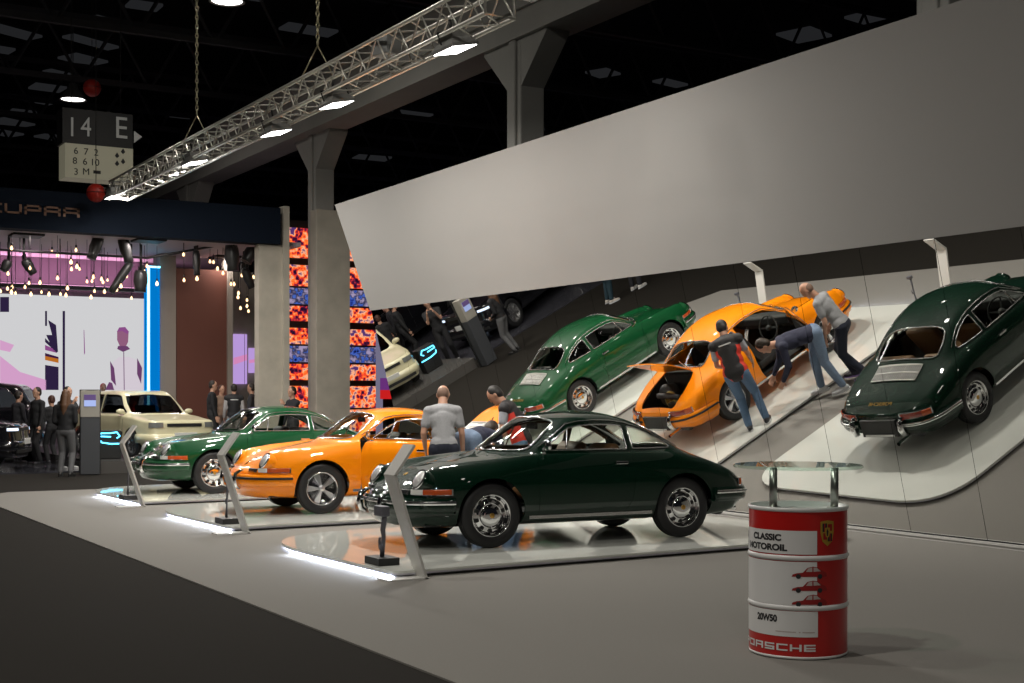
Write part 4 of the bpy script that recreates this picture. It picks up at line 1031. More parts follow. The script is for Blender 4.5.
t = MB().box(-.12, .12, -.15, .15, -.12, .12, M=Matrix.Translation((TX, 15.2, 5.86)) @ RZ(15)); tag(t.build('power_box', mat('projector_grey'), bevel=.01), 'small grey box inside the truss between two floodlights', 'box')

# ---------------------------------------------------------------- display podiums
pod = mat('podium_gloss', (.69, .705, .66), .035, coat=.0, spec=.9); edge = mat('podium_edge', (.68, .67, .74), .35)
led = emit('led_white', (.72, .80, 1), 16)
def podium(y0, lab, rot, x0=-6.27):
    t = empty('podium', (x0, y0, 0), R_(rot))
    W, L = 3.42, 5.70
    P = round_poly([(0, 0, 0), (L, 0, 0), (L, W, 0), (0, W, 0)], [.12, .75, .75, 1.45], 12)
    MB().prism([(p.x, p.y, .042) for p in P], (0, 0, .020)).build('top_plate', pod, t)
    Q = offset2d(P, .012, (0, 1)); MB().prism([(p.x, p.y, .024) for p in Q], (0, 0, .018)).build('rim', edge, t)
    Q = offset2d(P, .07, (0, 1)); MB().prism([(p.x, p.y, 0) for p in Q], (0, 0, .024)).build('plinth', mat('plinth_grey', (.16, .16, .16), .6), t)
    S = sorted([p for p in offset2d(P, .035, (0, 1)) if p.x < .30 and .10 < p.y], key=lambda p: p.y)
    S = resample([Vector((p.x, p.y, .014)) for p in S], .12, False)
    MB().tube(S, .008, 6).build('light_strip', led, t)
    area((.03, 1.0, .020), (0, R_(66), 0), .02, 1.9, 95, (.75, .83, 1), name='strip_light', parent=t)
    c = area((.11, 2.32, .020), (0, R_(66), R_(-18)), .02, .7, 28, (.75, .83, 1), name='strip_light', parent=t)
    tag(t, lab, 'podium', 'low white display podiums')
for y0, l, *r in ((10.27, 'low glossy white podium under the near dark green coupe', 1.6), (14.74, 'low glossy white podium under the orange coupe', 1.6, -6.15), (18.92, 'low glossy white podium under the far green coupe', 1.0, -6.06)): podium(y0, l, *r)

# ---------------------------------------------------------------- classic coupes
panels()
tan = mat('seat_tan', (.24, .115, .05), .55); blkseat = mat('seat_black', (.025, .025, .025), .5)
PG = mat('paint_dark_green', (.0015, .018, .009), .5, coat=1., coatr=.0, spec=.05); PO = mat('paint_orange', (.95, .27, .002), .45, coat=1., coatr=.0, spec=.1); PG2 = mat('paint_green', (.003, .060, .018), .45, coat=1., coatr=.0, spec=.1)
carA = make_coupe('classic_coupe', PG, 'steel', tan); carA.location = (-3.53, 12.04, .062); carA.rotation_euler = (0, 0, R_(176.1))
tag(carA, 'dark green classic coupe with tan seats on the nearest podium', 'car', 'classic coupes on the podiums')
carB = make_coupe('classic_coupe', PO, 'fuchs', blkseat, opened=True, dark_trim=True); carB.location = (-3.49, 16.44, .062); carB.rotation_euler = (0, 0, R_(177.8))
tag(carB, 'orange classic coupe with open door and raised engine lid', 'car', 'classic coupes on the podiums')
carC = make_coupe('classic_coupe', PG2, 'steel', blkseat); carC.location = (-3.57, 20.56, .062); carC.rotation_euler = (0, 0, R_(180.4))
tag(carC, 'brighter green classic coupe on the farthest podium', 'car', 'classic coupes on the podiums')
# bent information stands and the small sculptures beside them
wh = mat('stand_white', (.62, .61, .58), .4)
def info_stand(y, lab):
    t = empty('info_stand', (-6.03, y, 0)); w = .10; th = .03
    MB().prism([(-.005, -w, .0), (.018, -w, 0), (-.275, -w, .88), (-.30, -w, .88)], (0, 2 * w, 0)).build('post', wh, t)
    MB().prism([(-.30, -w, .88), (-.277, -w, .868), (-.098, -w, 1.118), (-.115, -w, 1.13)], (0, 2 * w, 0)).build('reading_panel', wh, t)
    MB().box(-.36, .03, -w, w, 0.0, .012).build('foot_plate', wh, t)
    tag(t, lab, 'stand', 'bent white information stands')
info_stand(10.22, 'bent white information stand before the nose of the dark green coupe'); info_stand(14.58, 'bent white information stand before the nose of the orange coupe'); info_stand(18.80, 'bent white information stand before the nose of the far green coupe')
ir = mat('sculpture_iron', (.13, .13, .15), .5, .4)
def sculpture(x, y, curvy, lab):
    t = empty('sculpture', (x, y, .062))
    MB().box(-.10, .10, -.15, .15, 0, .065).build('base', blk, t, bevel=.004)
    if curvy: P = [(0, 0, .06), (.0, -.01, .14), (.0, -.035, .24), (.0, -.015, .30), (.0, -.04, .36), (0, -.05, .44)]; r = [.02, .024, .020, .024, .026, .022]
    else: P = [(0, .03, .06), (0, .02, .2), (0, 0, .34), (0, -.02, .48)]; r = [.016, .010, .012, .016]
    MB().tube(P, r, 8).build('figure', ir, t)
    q = P[-1]
    if curvy:
        MB().box(-.04, .04, q[1] - .03, q[1] + .14, q[2] - .02, q[2] + .07).build('head', ir, t, bevel=.01)
        MB().tube([(0, 0, .12), (0, .045, .13), (0, .055, .20), (0, .04, .23)], .013, 6).build('tail', ir, t)
    else:
        MB().box(-.03, .03, q[1] - .03, q[1] + .05, q[2], q[2] + .05).build('head', ir, t, bevel=.008)
        MB().tube([(0, .01, .30), (0, .05, .27), (0, .045, .22)], .008, 6).build('arm', ir, t)
    tag(t, lab, 'sculpture', 'small dark sculptures on black blocks')
sculpture(-6.12, 10.80, True, 'small dark curved figure on a black block at the near podium'); sculpture(-6.05, 15.15, False, 'small thin dark figure on a black block at the middle podium'); sculpture(-6.08, 19.35, False, 'small thin dark figure on a black block at the far podium')

# ---------------------------------------------------------------- oil drum table
def drum():
    ca, sa = math.cos(AZ), math.sin(AZ); X, Y = 1.72, 8.14
    cx, cy = -11.181 + X * ca + Y * sa, -X * sa + Y * ca
    t = empty('oil_drum_table', (cx, cy, 0)); t.rotation_euler = (0, 0, math.atan2(-cy, -11.181 - cx))      # local +x looks at the camera side
    R = .291; red = mat('drum_red', (.50, .012, .010), .32, coat=.3); w_ = mat('drum_white', (.74, .735, .73), .35, coat=.3)
    MB().lathe([(R - .02, .0), (R, .006), (R, .02)], 64).build('bottom_rim', w_, t)
    MB().lathe([(R, .86), (R + .006, .868), (R + .006, .884), (R - .012, .884), (R - .014, .862), (0, .862)], 64, close=False).build('rim', w_, t)
    MB().lathe([(R - .001, .015), (R - .001, .865)], 64, close=False).build('barrel', red, t)
    for z in (.302, .592): MB().lathe([(R - .004, z - .017), (R + .003, z - .013), (R + .008, z), (R + .003, z + .013), (R - .004, z + .017)], 64, close=False).build('hoop', w_, t)
    def arc(a): return -R_(a)       # picture angle to the right is clockwise seen from above
    def pt(a, z, o=.0012): q = R_(a); return ((R + o) * math.cos(q), (R + o) * math.sin(q), z)
    def patch(a0, a1, z0, z1, m, name, o=.0012, par=t):
        n = max(2, int(abs(a1 - a0) / 4)); A = np.linspace(a0, a1, n + 1)
        return MB().add([pt(a, z, o) for a in A for z in (z0, z1)], [[2 * i, 2 * i + 2, 2 * i + 3, 2 * i + 1] for i in range(n)], 0, True).build(name, m, par)
    patch(-190, 21.9, .615, .752, w_, 'label'); patch(-190, 21.9, .318, .572, w_, 'label'); patch(-190, 22.9, .135, .284, w_, 'label')
    def wrap(s, a0, a1, z0, z1, m, name, bold=.05):
        cu = bpy.data.curves.new(name, 'FONT'); cu.body = s; cu.size = 1; cu.extrude = .0; cu.offset = bold
        o = bpy.data.objects.new(name, cu); COL.objects.link(o)
        me = bpy.data.meshes.new_from_object(o.evaluated_get(bpy.context.evaluated_depsgraph_get())); bpy.data.objects.remove(o)
        V = [v.co for v in me.vertices]; x0, x1 = min(v.x for v in V), max(v.x for v in V); y0, y1 = min(v.y for v in V), max(v.y for v in V)
        for v in me.vertices:
            a = a0 + (a1 - a0) * (v.co.x - x0) / (x1 - x0); z = z0 + (z1 - z0) * (v.co.y - y0) / (y1 - y0); v.co = pt(a, z, .0024)
        me.materials.clear(); me.materials.append(m)
        bm2 = bmesh.new(); bm2.from_mesh(me); bmesh.ops.subdivide_edges(bm2, edges=[e for e in bm2.edges if e.calc_length() > .03], cuts=1); bm2.to_mesh(me); bm2.free()
        o = bpy.data.objects.new(name, me); COL.objects.link(o); o.parent = t; return o
    ink = mat('ink_black', (.02, .02, .022), .6)
    wrap('CLASSIC', -61, -19, .690, .730, ink, 'lettering'); wrap('MOTOROIL', -72, -12, .632, .672, ink, 'lettering')
    wrap('20W50', -53, -24, .215, .258, ink, 'lettering')
    for a0, a1 in ((-26, -2), (1, 3), (5, 19)): patch(a0, a1, .160, .166, mat('print_pale', (.5, .42, .40), .5), 'small_print', .002)
    bx = seg_boxes('PORSCHE', 13.2, .040, 2.6, 2.6, .0085)
    pm_ = MB()
    for a, b_, z0_, z1_ in bx:
        n_ = max(1, int((b_ - a) / 4)); A_ = np.linspace(-88 + a, -88 + b_, n_ + 1)
        pm_.add([pt(q, .052 + zz, .0024) for q in A_ for zz in (z0_, z1_)], [[2 * i, 2 * i + 2, 2 * i + 3, 2 * i + 1] for i in range(n_)], 0, True)
    pm_.build('lettering', w_, t)
    patch(-84, -80, .640, .725, mat('ink_blue', (.03, .04, .10), .5), 'symbol', .002)
    # crest
    gold = mat('crest_gold', (.60, .40, .06), .35, .5); dr = mat('crest_red', (.35, .01, .01), .4)
    def poly(P, m, name, o, par): # P in (deg, z)
        return MB().add([pt(a, z, o) for a, z in P], [list(range(len(P)))]).build(name, m, par)
    c = 35; sh_ = [(-9, .805), (0, .812), (9, .805), (9, .74), (6.5, .69), (0, .662), (-6.5, .69), (-9, .74)]
    cr = poly([(c + a, z) for a, z in sh_], gold, 'crest', .002, t)
    for a0, a1, z0, z1, m in ((-6.5, -.6, .745, .795, ink), (-4.5, -3, .745, .795, dr), (.6, 6.5, .69, .735, ink), (3, 4.5, .69, .735, dr), (.6, 6.5, .75, .79, dr), (-5.5, -.6, .70, .738, dr)): poly([(c + a0, z0), (c + a1, z0), (c + a1, z1), (c + a0, z1)], m, 'crest_field', .0028, cr)
    poly([(c + a * .38, .742 + (z - .742) * .42) for a, z in sh_], gold, 'crest_field', .0034, cr); poly([(c - 1.1, .722), (c + .6, .722), (c + 1.3, .748), (c - .4, .765), (c - 1.4, .75)], ink, 'horse', .004, cr)
    # three little car pictures
    car = [(-8.5, .012), (-8.3, .022), (-6.0, .030), (-3.0, .034), (-.8, .058), (2.0, .064), (4.5, .060), (7.0, .042), (8.8, .034), (9.4, .022), (9.0, .012)]
    for z in (.472, .391, .310):
        xs = np.linspace(-8.5, 9.4, 37); top = np.interp(xs, [c_[0] for c_ in car[:10]], [c_[1] for c_ in car[:10]])
        p_ = MB().add([pt(12.5 + a * 2.3, z + q * 1.15, .0022) for a, tq in zip(xs, top) for q in (.012, tq)], [[2 * i, 2 * i + 2, 2 * i + 3, 2 * i + 1] for i in range(36)]).build('car_picture', mat('print_red', (.30, .012, .012), .5), t)
        poly([(12.5 + a * 2.3, z + q * 1.15) for a, q in ((-1.6, .038), (-.3, .056), (1.6, .060), (1.6, .038))], mat('print_pale', (.5, .42, .40), .5), 'window_picture', .003, p_)
        poly([(12.5 + a * 2.3, z + q * 1.15) for a, q in ((2.2, .038), (2.2, .060), (4.0, .057), (6.0, .040))], mat('print_pale'), 'window_picture', .003, p_)
        for a in (-5.2, 5.6): poly([(12.5 + (a + 1.25 * math.cos(q)) * 2.3, z + .016 + .014 * math.sin(q)) for q in np.linspace(0, 2 * PI, 13)[:-1]], ink, 'wheel_picture', .003, p_)
    # posts and glass top
    st = mat('brushed_steel', (.45, .44, .42), .3, .9)
    for s in (1, -1): MB().tube([(.03 * s, .035 - s * .18, .862), (.03 * s, .035 - s * .18, 1.105)], .024, 16).lathe([(.045, .862), (.045, .870), (.02, .872)], 20, M=T(.03 * s, .035 - s * .18, 0)).build('post', st, t)
    MB().lathe([(.0, 1.105), (.375, 1.105), (.383, 1.110), (.383, 1.120), (.375, 1.125), (0, 1.125)], 64, smooth=False).build('glass_top', glass_mat('table_glass', (.80, .88, .84), 1.6), t)
    tag(t, 'red and white oil drum with a round glass table top', 'table')
drum()
# ---------------------------------------------------------------- people at the orange coupe
def facing(x, y): return math.atan2(y, x)
t = make_person((-3.64, 14.36, .062), facing(.45, .90), pelvis=(-.06, 0, .88), spine=(.36, .02, .93), head_dir=(.85, -.15, -.50), hands=((.20, .22, .84), (.16, -.24, .80)), feet=((.08, .12), (-.16, -.10)),
                h=1.72, skin=(.50, .27, .18), top=(.30, .30, .31), topname='polo_shirt', sleeve=.62, legs=(.012, .015, .03), shoe=(.03, .03, .04), sole=(.3, .2, .5), hairstyle='bald', build=.95, vox=.010)
tag(t, 'person with shaved head in a grey polo shirt beside the orange coupe', 'person')
t = make_person((-2.18, 15.06, .062), facing(-.72, .69), pelvis=(-.05, 0, .90), spine=(.42, 0, .90), head_dir=(.72, .10, -.68), hands=((.34, .22, .86), (.33, -.20, .92)), feet=((.02, .14), (-.06, -.12)),
                h=1.74, skin=(.50, .28, .19), top=(.33, .34, .37), sleeve=.62, legs=(.10, .17, .28), legname='jeans', shoe=(.02, .02, .025), sole=(.5, .5, .5), hair=(.015, .012, .01), vox=.010,
                vest=((.018, .016, .018), (.62, .035, .02)))
tag(t, 'person in blue jeans and a black and red vest beside the orange coupe', 'person')
t = make_person((-3.20, 14.50, .062), facing(.66, .50), pelvis=(-.06, 0, .93), spine=(.98, 0, .06), head_dir=(.55, 0, -.84), head_up=(.84, 0, .5), hands=((.66, .20, .50), (.58, -.16, .48)), feet=((.10, .16), (-.16, -.14)),
                h=1.78, skin=(.50, .28, .19), top=(.022, .024, .050), topname='sweater', sleeve=1.5, legs=(.16, .22, .32), legname='jeans', shoe=(.55, .56, .58), hair=(.03, .018, .01), vox=.010, elbow_hint=(-.2, 0, -.3))
tag(t, 'person in a navy sweater and blue jeans bending into the open orange coupe', 'person')

# ---------------------------------------------------------------- neighbouring stand
navy = mat('fascia_navy', (.004, .008, .017), .8, spec=.15); BY = 30.0
struct(MB().box(-4.62, 10, 27.3, 48, -.012, .23).build('floor_platform', mat('platform_gloss', (.085, .08, .075), .10)))
struct(MB().box(-22, -4.62, 28.0, 48, -.012, .02).build('floor_gloss', mat('floor_gloss', (.05, .05, .06), .08)))
t = empty('stand_fascia', (0, BY, 0)); MB().box(-16, .27, 0, .45, 5.08, 5.93).build('fascia', navy, t)
lb = MB(); zc = px_at(40, 210.5, BY).z; xr = px_at(79.5, 210, BY).x
for x0_, x1_, z0_, z1_ in seg_boxes('CUPRA', .345, .20, .055, .05, .040): lb.box(xr - 1.945 + x0_, xr - 1.945 + x1_, -.02, 0, zc - .10 + z0_, zc - .10 + z1_)
lb.build('lettering', mat('sign_copper', (.22, .12, .08), .5, .3), t)
tag(t, 'dark blue overhead fascia with a copper lettered sign', 'fascia')
struct(MB().box(-16, .95, BY + .45, 38, 5.10, 5.2).build('ceiling_stand', mat('stand_ceiling', (.50, .42, .46), .6)))
conc = MATS['board_concrete']
def wall_px(x0, x1, Y, z1, name, m, lab, cat, d=.3, z0=.2):
    a, b = px_at(x0, 300, Y).x, px_at(x1, 300, Y).x
    o = MB().box(a, b, Y, Y + d, z0, z1).build(name, m); tag(o, lab, cat); return o
wall_px(259, 283, 30.2, 5.08, 'board_panel', conc, 'tall concrete panel under the right end of the blue fascia', 'panel', z0=.2)
wall_px(283.6, 289.5, 30.1, 6.0, 'concrete_fin', conc, 'narrow tall concrete fin left of the stacked lit screens', 'panel', z0=.2)
wall_px(160, 176, 33.5, 5.05, 'beige_pillar', mat('pillar_beige', (.30, .26, .22), .8), 'beige pillar beside the glowing blue light column', 'pillar', .6)
wall_px(176.3, 228, 33.6, 4.75, 'brown_panel', mat('panel_brown', (.13, .042, .026), .6), 'wide brown partition behind the cream hatchback', 'partition', .2)
wall_px(228, 233, 33.5, 5.05, 'beige_post', mat('pillar_beige'), 'slim beige post at the right edge of the brown partition', 'pillar', .5)
wall_px(233, 300, 37, 5.05, 'concrete_back_panel', conc, 'concrete back wall behind the hanging bulbs', 'wall', .3)
a = px_at(147.5, 300, 33.4).x; b = px_at(160, 300, 33.4).x
t = empty('light_column', (a, 33.4, 0)); MB().box(.05, b - a, 0, .5, .11, 4.72).build('column', emit('light_blue', (.0, .19, .60), 1.0), t)
MB().box(-.0, .05, -.03, .03, .11, 4.75).build('light_edge', emit('light_cyan', (.25, .85, 1), 4), t); MB().box(-.02, b - a, -.03, .02, 4.71, 4.75).build('light_edge', emit('light_cyan', (.2, .8, 1), 3), t)
tag(t, 'tall glowing blue light column with a cyan edge', 'light')
for ax_, ay_, ae_, al_ in ((-2.6, 30.8, 38, 'square lamp added under the ceiling to brighten the cream hatchback'), (-5.2, 31.2, 20, 'square fill lamp added under the ceiling over the dark cars'), (.1, 33.5, 40, 'square lamp added under the ceiling to brighten the wall behind the concrete panel')):  # fill lamps added with housings to brighten the stand below
    t = empty('added_downlight', (ax_, ay_, 5.10)); MB().box(-.33, .33, -.33, .33, -.05, 0).build('housing', blk, t, bevel=.008); area((0, 0, -.056), (0, 0, 0), .58, .58, ae_, (1, .9, .85), name='added_downlight_lamp', parent=t); tag(t, al_, 'lamp')
# big screen with its picture
SYY = 36.0; X0, X1 = px_at(-40, 300, SYY).x, px_at(146, 300, SYY).x
scr = empty('video_screen', (0, SYY, 0)); MB().box(X0, X1, 0, .12, .9, 4.12).build('screen_face', emit('screen_white', (.86, .86, .88), .72), scr)
MB().box(X0, X1 + .25, .12, .4, .11, 5.1).build('screen_wall', mat('wall_plum', (.10, .07, .09), .8), scr)
def pic(P, m, name, o=-.006):
    Q = [px_at(x, y, SYY) for x, y in P]
    return MB().add([(q.x, o, q.z) for q in Q], [list(range(len(Q)))]).build(name, m, scr)
pu = emit('print_purple', (.42, .12, .40), .6); dkp = emit('print_dark', (.05, .03, .10), .5); pk = emit('print_pink', (.85, .45, .75), .75); lg = emit('print_jacket', (.80, .72, .80), .8); jp = emit('print_jacket_shade', (.28, .10, .28), .5); fs = emit('print_skin', (.45, .18, .33), .6)
pic([(0, 297), (9, 297), (9, 312), (0, 312)], dkp, 'picture'); pic([(0, 340), (14, 345), (10, 352), (0, 350)], pk, 'picture'); pic([(0, 356), (20, 372), (46, 380), (46, 390), (0, 390)], pk, 'picture')
pic([(62.5, 311), (65, 311), (65, 390), (62.5, 390)], dkp, 'picture'); pic([(45, 311), (47, 311), (47, 326), (45, 326)], dkp, 'picture')
pic([(48, 320), (56, 325), (58, 352), (54, 352), (46, 335), (52, 335)], dkp, 'picture'); pic([(45, 338), (57, 350), (57, 353), (45, 342)], dkp, 'picture'); pic([(45, 345), (52, 348), (57, 353), (45, 350)], pu, 'picture')
pic([(45, 353), (58.5, 357), (58.5, 359), (45, 356)], emit('print_navy', (.08, .02, .10), .5), 'picture'); pic([(45, 356), (58.5, 359), (58.5, 363), (45, 360)], emit('print_orange', (.8, .25, .03), .6), 'picture')
pic([(45, 365), (58.5, 367), (58.5, 390), (45, 390)], dkp, 'picture'); pic([(83.6, 330), (84.2, 330), (85, 353), (84, 355)], pu, 'picture')
pic([(110, 371), (113, 362), (119, 357), (129, 357), (137, 360), (142, 366), (144, 390), (110, 390)], lg, 'picture'); pic([(110, 361), (114, 368), (116, 386), (111, 380)], jp, 'picture', -.010); pic([(137, 358), (142, 368), (141, 384), (137, 374)], jp, 'picture', -.010)
pic([(117, 331), (120, 327.5), (125, 328), (128.5, 332), (128, 342), (125, 348), (120, 347), (117, 340)], fs, 'picture', -.012); pic([(116.6, 332), (119, 327.5), (125, 327), (129, 332), (127, 334), (122, 331)], pu, 'picture', -.016)
pic([(118, 346), (127, 346), (130, 349), (123, 352), (117, 349)], jp, 'picture', -.014); pic([(123.2, 352), (124, 352), (124.5, 390), (123.7, 390)], jp, 'picture', -.014); pic([(105, 390), (109, 382), (112, 383), (114, 390)], jp, 'picture', -.014)
tag(scr, 'huge bright video screen showing a person in a white jacket', 'screen')
t = empty('added_light_batten', (-4.2, 35.55, 4.35)); MB().box(-3.0, 3.0, -.09, .09, -.10, 0).build('housing', blk, t, bevel=.01); MB().box(-2.95, 2.95, -.07, .07, 0, .008).build('lamp_strip', emit('wash_pink', (1, .5, .8), 2), t)  # batten and housing added to carry the pink wash over the screen
MB().tube([(-2.6, .2, -.05), (-2.6, .46, -.05)], .02, 6).tube([(2.6, .2, -.05), (2.6, .46, -.05)], .02, 6).build('bracket', blk, t)
area((0, 0, .012), (R_(152), 0, 0), 5.8, .12, 130, (1, .50, .78), name='added_batten_light', parent=t)
tag(t, 'long black light batten added for a pink wash above the huge bright screen', 'light')
# small purple screens behind
sp = emit('screen_violet', (.55, .36, .80), .85)
for x0, x1, y0, y1, l in ((233.5, 247, 334, 384, 'tilted violet video screen left of the concrete panel'), (249, 261.5, 348, 373, 'small violet screen touching the concrete panel')):
    A, B_ = px_at(x0, y0, 36.93), px_at(x1, y1, 36.93); t = empty('video_screen', (0, 36.93, 0))
    MB().box(A.x, B_.x, 0, .06, B_.z, A.z).build('screen_face', sp, t); c = MB().prism([(A.x, -.004, A.z - (A.z - B_.z) * .48), (B_.x, -.004, A.z - (A.z - B_.z) * .40), (B_.x, -.004, A.z - (A.z - B_.z) * .52), (A.x, -.004, A.z - (A.z - B_.z) * .62)], (0, -.002, 0)); c.build('picture', emit('print_rose', (.8, .3, .6), .8), t)
    MB().box(B_.x - (B_.x - A.x) * .2, B_.x - (B_.x - A.x) * .17, -.008, -.002, B_.z, A.z).build('picture', dkp, t); tag(t, l, 'screen')
# stack of lit screens
def led_mat(name, seed, hot):
    m = bpy.data.materials.new(name); m.use_nodes = True; nt = m.node_tree; nt.nodes.clear()
    o = nt.nodes.new('ShaderNodeOutputMaterial'); e = nt.nodes.new('ShaderNodeEmission'); tc = nt.nodes.new('ShaderNodeTexCoord'); mp_ = nt.nodes.new('ShaderNodeMapping'); mp_.inputs['Location'].default_value = (seed * 3.1, seed, seed * 1.7)
    v = nt.nodes.new('ShaderNodeTexVoronoi'); v.distance = 'CHEBYCHEV'; v.inputs['Scale'].default_value = 8.5; n = nt.nodes.new('ShaderNodeTexNoise'); n.inputs['Scale'].default_value = 4.5; n.inputs['Detail'].default_value = 5
    mx = nt.nodes.new('ShaderNodeMath'); mx.operation = 'MULTIPLY_ADD'; mx.inputs[1].default_value = .75
    r = nt.nodes.new('ShaderNodeValToRGB'); mx.inputs[1].default_value = .45; cr = r.color_ramp
    cols = [(.46, (.012, .004, .02)), (.56, (.12, .01, .04)), (.62, (.80, .04, .02)), (.70, (1, .20, .03)), (.77, (.9, .42, .25)), (.86, (.08, .03, .14))] if hot else [(.42, (.004, .006, .02)), (.52, (.02, .05, .3)), (.60, (.06, .12, .45)), (.68, (.02, .02, .05)), (.85, (.3, .25, .4))]
    cr.elements[0].position = cols[0][0]; cr.elements[0].color = (*cols[0][1], 1); cr.elements[1].position = cols[-1][0]; cr.elements[1].color = (*cols[-1][1], 1)
    for p, c in cols[1:-1]: q = cr.elements.new(p); q.color = (*c, 1)
    L = nt.links.new; L(tc.outputs['Object'], mp_.inputs[0]); L(mp_.outputs[0], v.inputs['Vector']); L(mp_.outputs[0], n.inputs['Vector']); L(v.outputs['Distance'], mx.inputs[0]); L(n.outputs['Fac'], mx.inputs[2]); L(mx.outputs[0], r.inputs[0]); L(r.outputs[0], e.inputs[0]); e.inputs[1].default_value = 1.15; L(e.outputs[0], o.inputs[0])
    return m
t = empty('screen_tower', (0, 32, 0)); xa, xb = px_at(286, 300, 32).x, px_at(376, 300, 32).x
MB().box(xa, xb, .02, .3, 0, 5.95).build('tower_frame', blk, t)
ys = [(228, 258, 1), (265, 286, 1), (288, 304, 0), (306, 321, 1), (328, 344, 1), (346, 362, 0), (364, 380, 1), (386, 408, 1), (410, 432, 1)]
for i, (p0, p1, hot) in enumerate(ys):
    zt, zb = px_at(298, p0, 32).z, px_at(298, p1, 32).z
    for k in range(3):
        w = (xb - xa) / 3
        MB().box(xa + k * w + .02, xa + (k + 1) * w - .02, -.03, .02, zb, zt).build('screen_tile', led_mat('led_picture_%d_%d' % (i, k), i * 2.3 + k * 5.1 + 1, hot), t)
tag(t, 'tall stack of glowing orange and blue video screens behind the clad pillar', 'screen')
# far background to the right of the tower
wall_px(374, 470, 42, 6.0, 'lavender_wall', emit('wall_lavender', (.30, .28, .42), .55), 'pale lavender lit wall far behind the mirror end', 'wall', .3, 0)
t = empty('red_stand', (0, 40, 0)); A = px_at(384, 390, 40); B_ = px_at(404, 399, 40)
MB().box(A.x, B_.x + .5, 0, .3, B_.z, A.z).build('red_board', emit('board_red', (.8, .02, .02), .7), t); A2 = px_at(384, 378, 40); MB().box(A.x, B_.x + .4, .02, .3, A.z, A2.z).build('violet_board', emit('board_violet', (.22, .05, .30), .6), t); MB().box(A.x + .1, B_.x, 0.05, .3, 0, B_.z).build('stand_body', blk, t)
tag(t, 'distant small stand with a red and violet board', 'stand')
# hanging bulbs
bulbs = [(11.6, 248, 31), (52, 252, 32), (57.5, 255, 33), (76, 250, 31.5), (71, 262, 33), (71.5, 269, 34), (77, 266.5, 33), (79.5, 269, 34), (8, 273.5, 33), (30, 268, 31), (57.5, 278, 31), (40, 282.5, 31.5), (29, 283, 32.5), (25, 287, 33), (7.5, 288.5, 33), (12, 287, 34), (11.5, 292, 32), (15.5, 293, 34),
         (67.5, 288, 32), (41.5, 292, 33), (31, 294, 34), (49, 294, 34), (60.5, 294, 33), (66, 295, 34), (87, 281.5, 31.5), (93.5, 277, 33), (92, 281, 34), (101.5, 279, 31.5), (103, 282, 33), (107.5, 280, 34), (94.5, 291, 32), (104.5, 291.5, 33), (121, 286, 31.5), (116.5, 289.5, 33), (126.5, 276, 33), (91, 297, 35), (131.5, 298, 35), (0.5, 291, 33),
         (183.5, 254.5, 31), (210, 261.5, 32), (213.5, 262, 33), (217.5, 268.5, 32), (223, 273, 31.5), (184, 280, 31), (197, 278.5, 32), (157, 283.5, 32), (147, 266, 31.6), (144.5, 272, 32), (231, 284, 32), (234, 284, 34), (242, 275, 33), (253.5, 277, 32), (238.5, 293, 34), (238, 297, 34.5), (247, 300, 34), (247, 306, 34.5), (240.5, 308, 33), (248.5, 311, 33.5), (259, 300, 33.5), (259.5, 306, 34)]
bg = emit('bulb_glow', (1, .62, .32), 3.2); bproto = None
def bulb(p, lab, grp):
    global bproto
    if bproto is None:
        bproto = empty('pendant_bulb'); c = MB().tube([(0, 0, .10), (0, 0, 1.0)], .006, 4); c.build('cord', blk, bproto)
        MB().lathe([(0, -.075), (.035, -.06), (.05, -.02), (.042, .02), (.02, .055), (.018, .075)], 14).build('bulb', bg, bproto); MB().lathe([(.022, .06), (.022, .11), (.008, .12)], 10).build('socket', blk, bproto); o = bproto
    else: o = copy_tree(bproto)
    o.location = p
    for c in o.children:
        if c.name.startswith('cord'): c.scale = (1, 1, max(.1, (5.1 - p.z)))
        if c.name.startswith('bulb'): s = .5 + .3 * ((p.x * 7.3) % 1); c.scale = (s, s, s)
    return tag(o, lab, 'lamp', grp)
for x, y, Y in bulbs:
    left = x < 140
    bulb(px_at(x, y, Y), 'glowing bare bulb hanging among the cluster before the big screen' if left else 'glowing bare bulb hanging among those before the brown partition', 'hanging bulbs before the big screen' if left else 'hanging bulbs before the brown partition')
# stage lights and the pipe they hang on
P = [px_at(-30, 248, 31.6), px_at(147, 258, 31.6)]
t = MB().tube(P, .028, 8); t.tube([P[1] + Vector((0, 0, 0)), px_at(232, 243, 31.6)], .028, 8)
for q in (20, 60, 100, 140): a = px_at(q, 252 + q * .04, 31.6); t.tube([a, Vector((a.x, a.y, 5.1))], .012, 6)
tag(t.build('lighting_pipe', blk), 'black lighting pipe hung under the ceiling of the neighbouring stand', 'pipe')
def stage_light(top, bot, Y, lab, w=.13, lit=False):
    a, b = px_at(*top, Y), px_at(*bot, Y); d = (b - a).normalized(); L = (b - a).length
    t = empty('stage_light', a); M = frame((0, 0, 0), d, (0, 1, 0))
    MB().lathe([(0, 0), (w * .8, .02), (w, L * .2), (w * 1.05, L * .55), (w * .8, L * .8), (w * .85, L), (w * .7, L), (0, L * .95)], 18, M=M).build('lamp_body', mat('lamp_black', (.02, .02, .02), .4), t)
    MB().tube([(0, -w * 1.3, 0.1), (0, -w * 1.2, .1 - w), (0, w * 1.2, .1 - w), (0, w * 1.3, .1)], .02, 6, smooth=False).tube([(0, 0, .0), (0, 0, max(.02, 5.09 - a.z))], .03, 8).build('yoke', blk, t)
    if lit: MB().lathe([(w * .6, L * .97), (0, L * 1.0)], 14, M=M).build('lens', bg, t)
    tag(t, lab, 'spotlight', 'black stage spotlights')
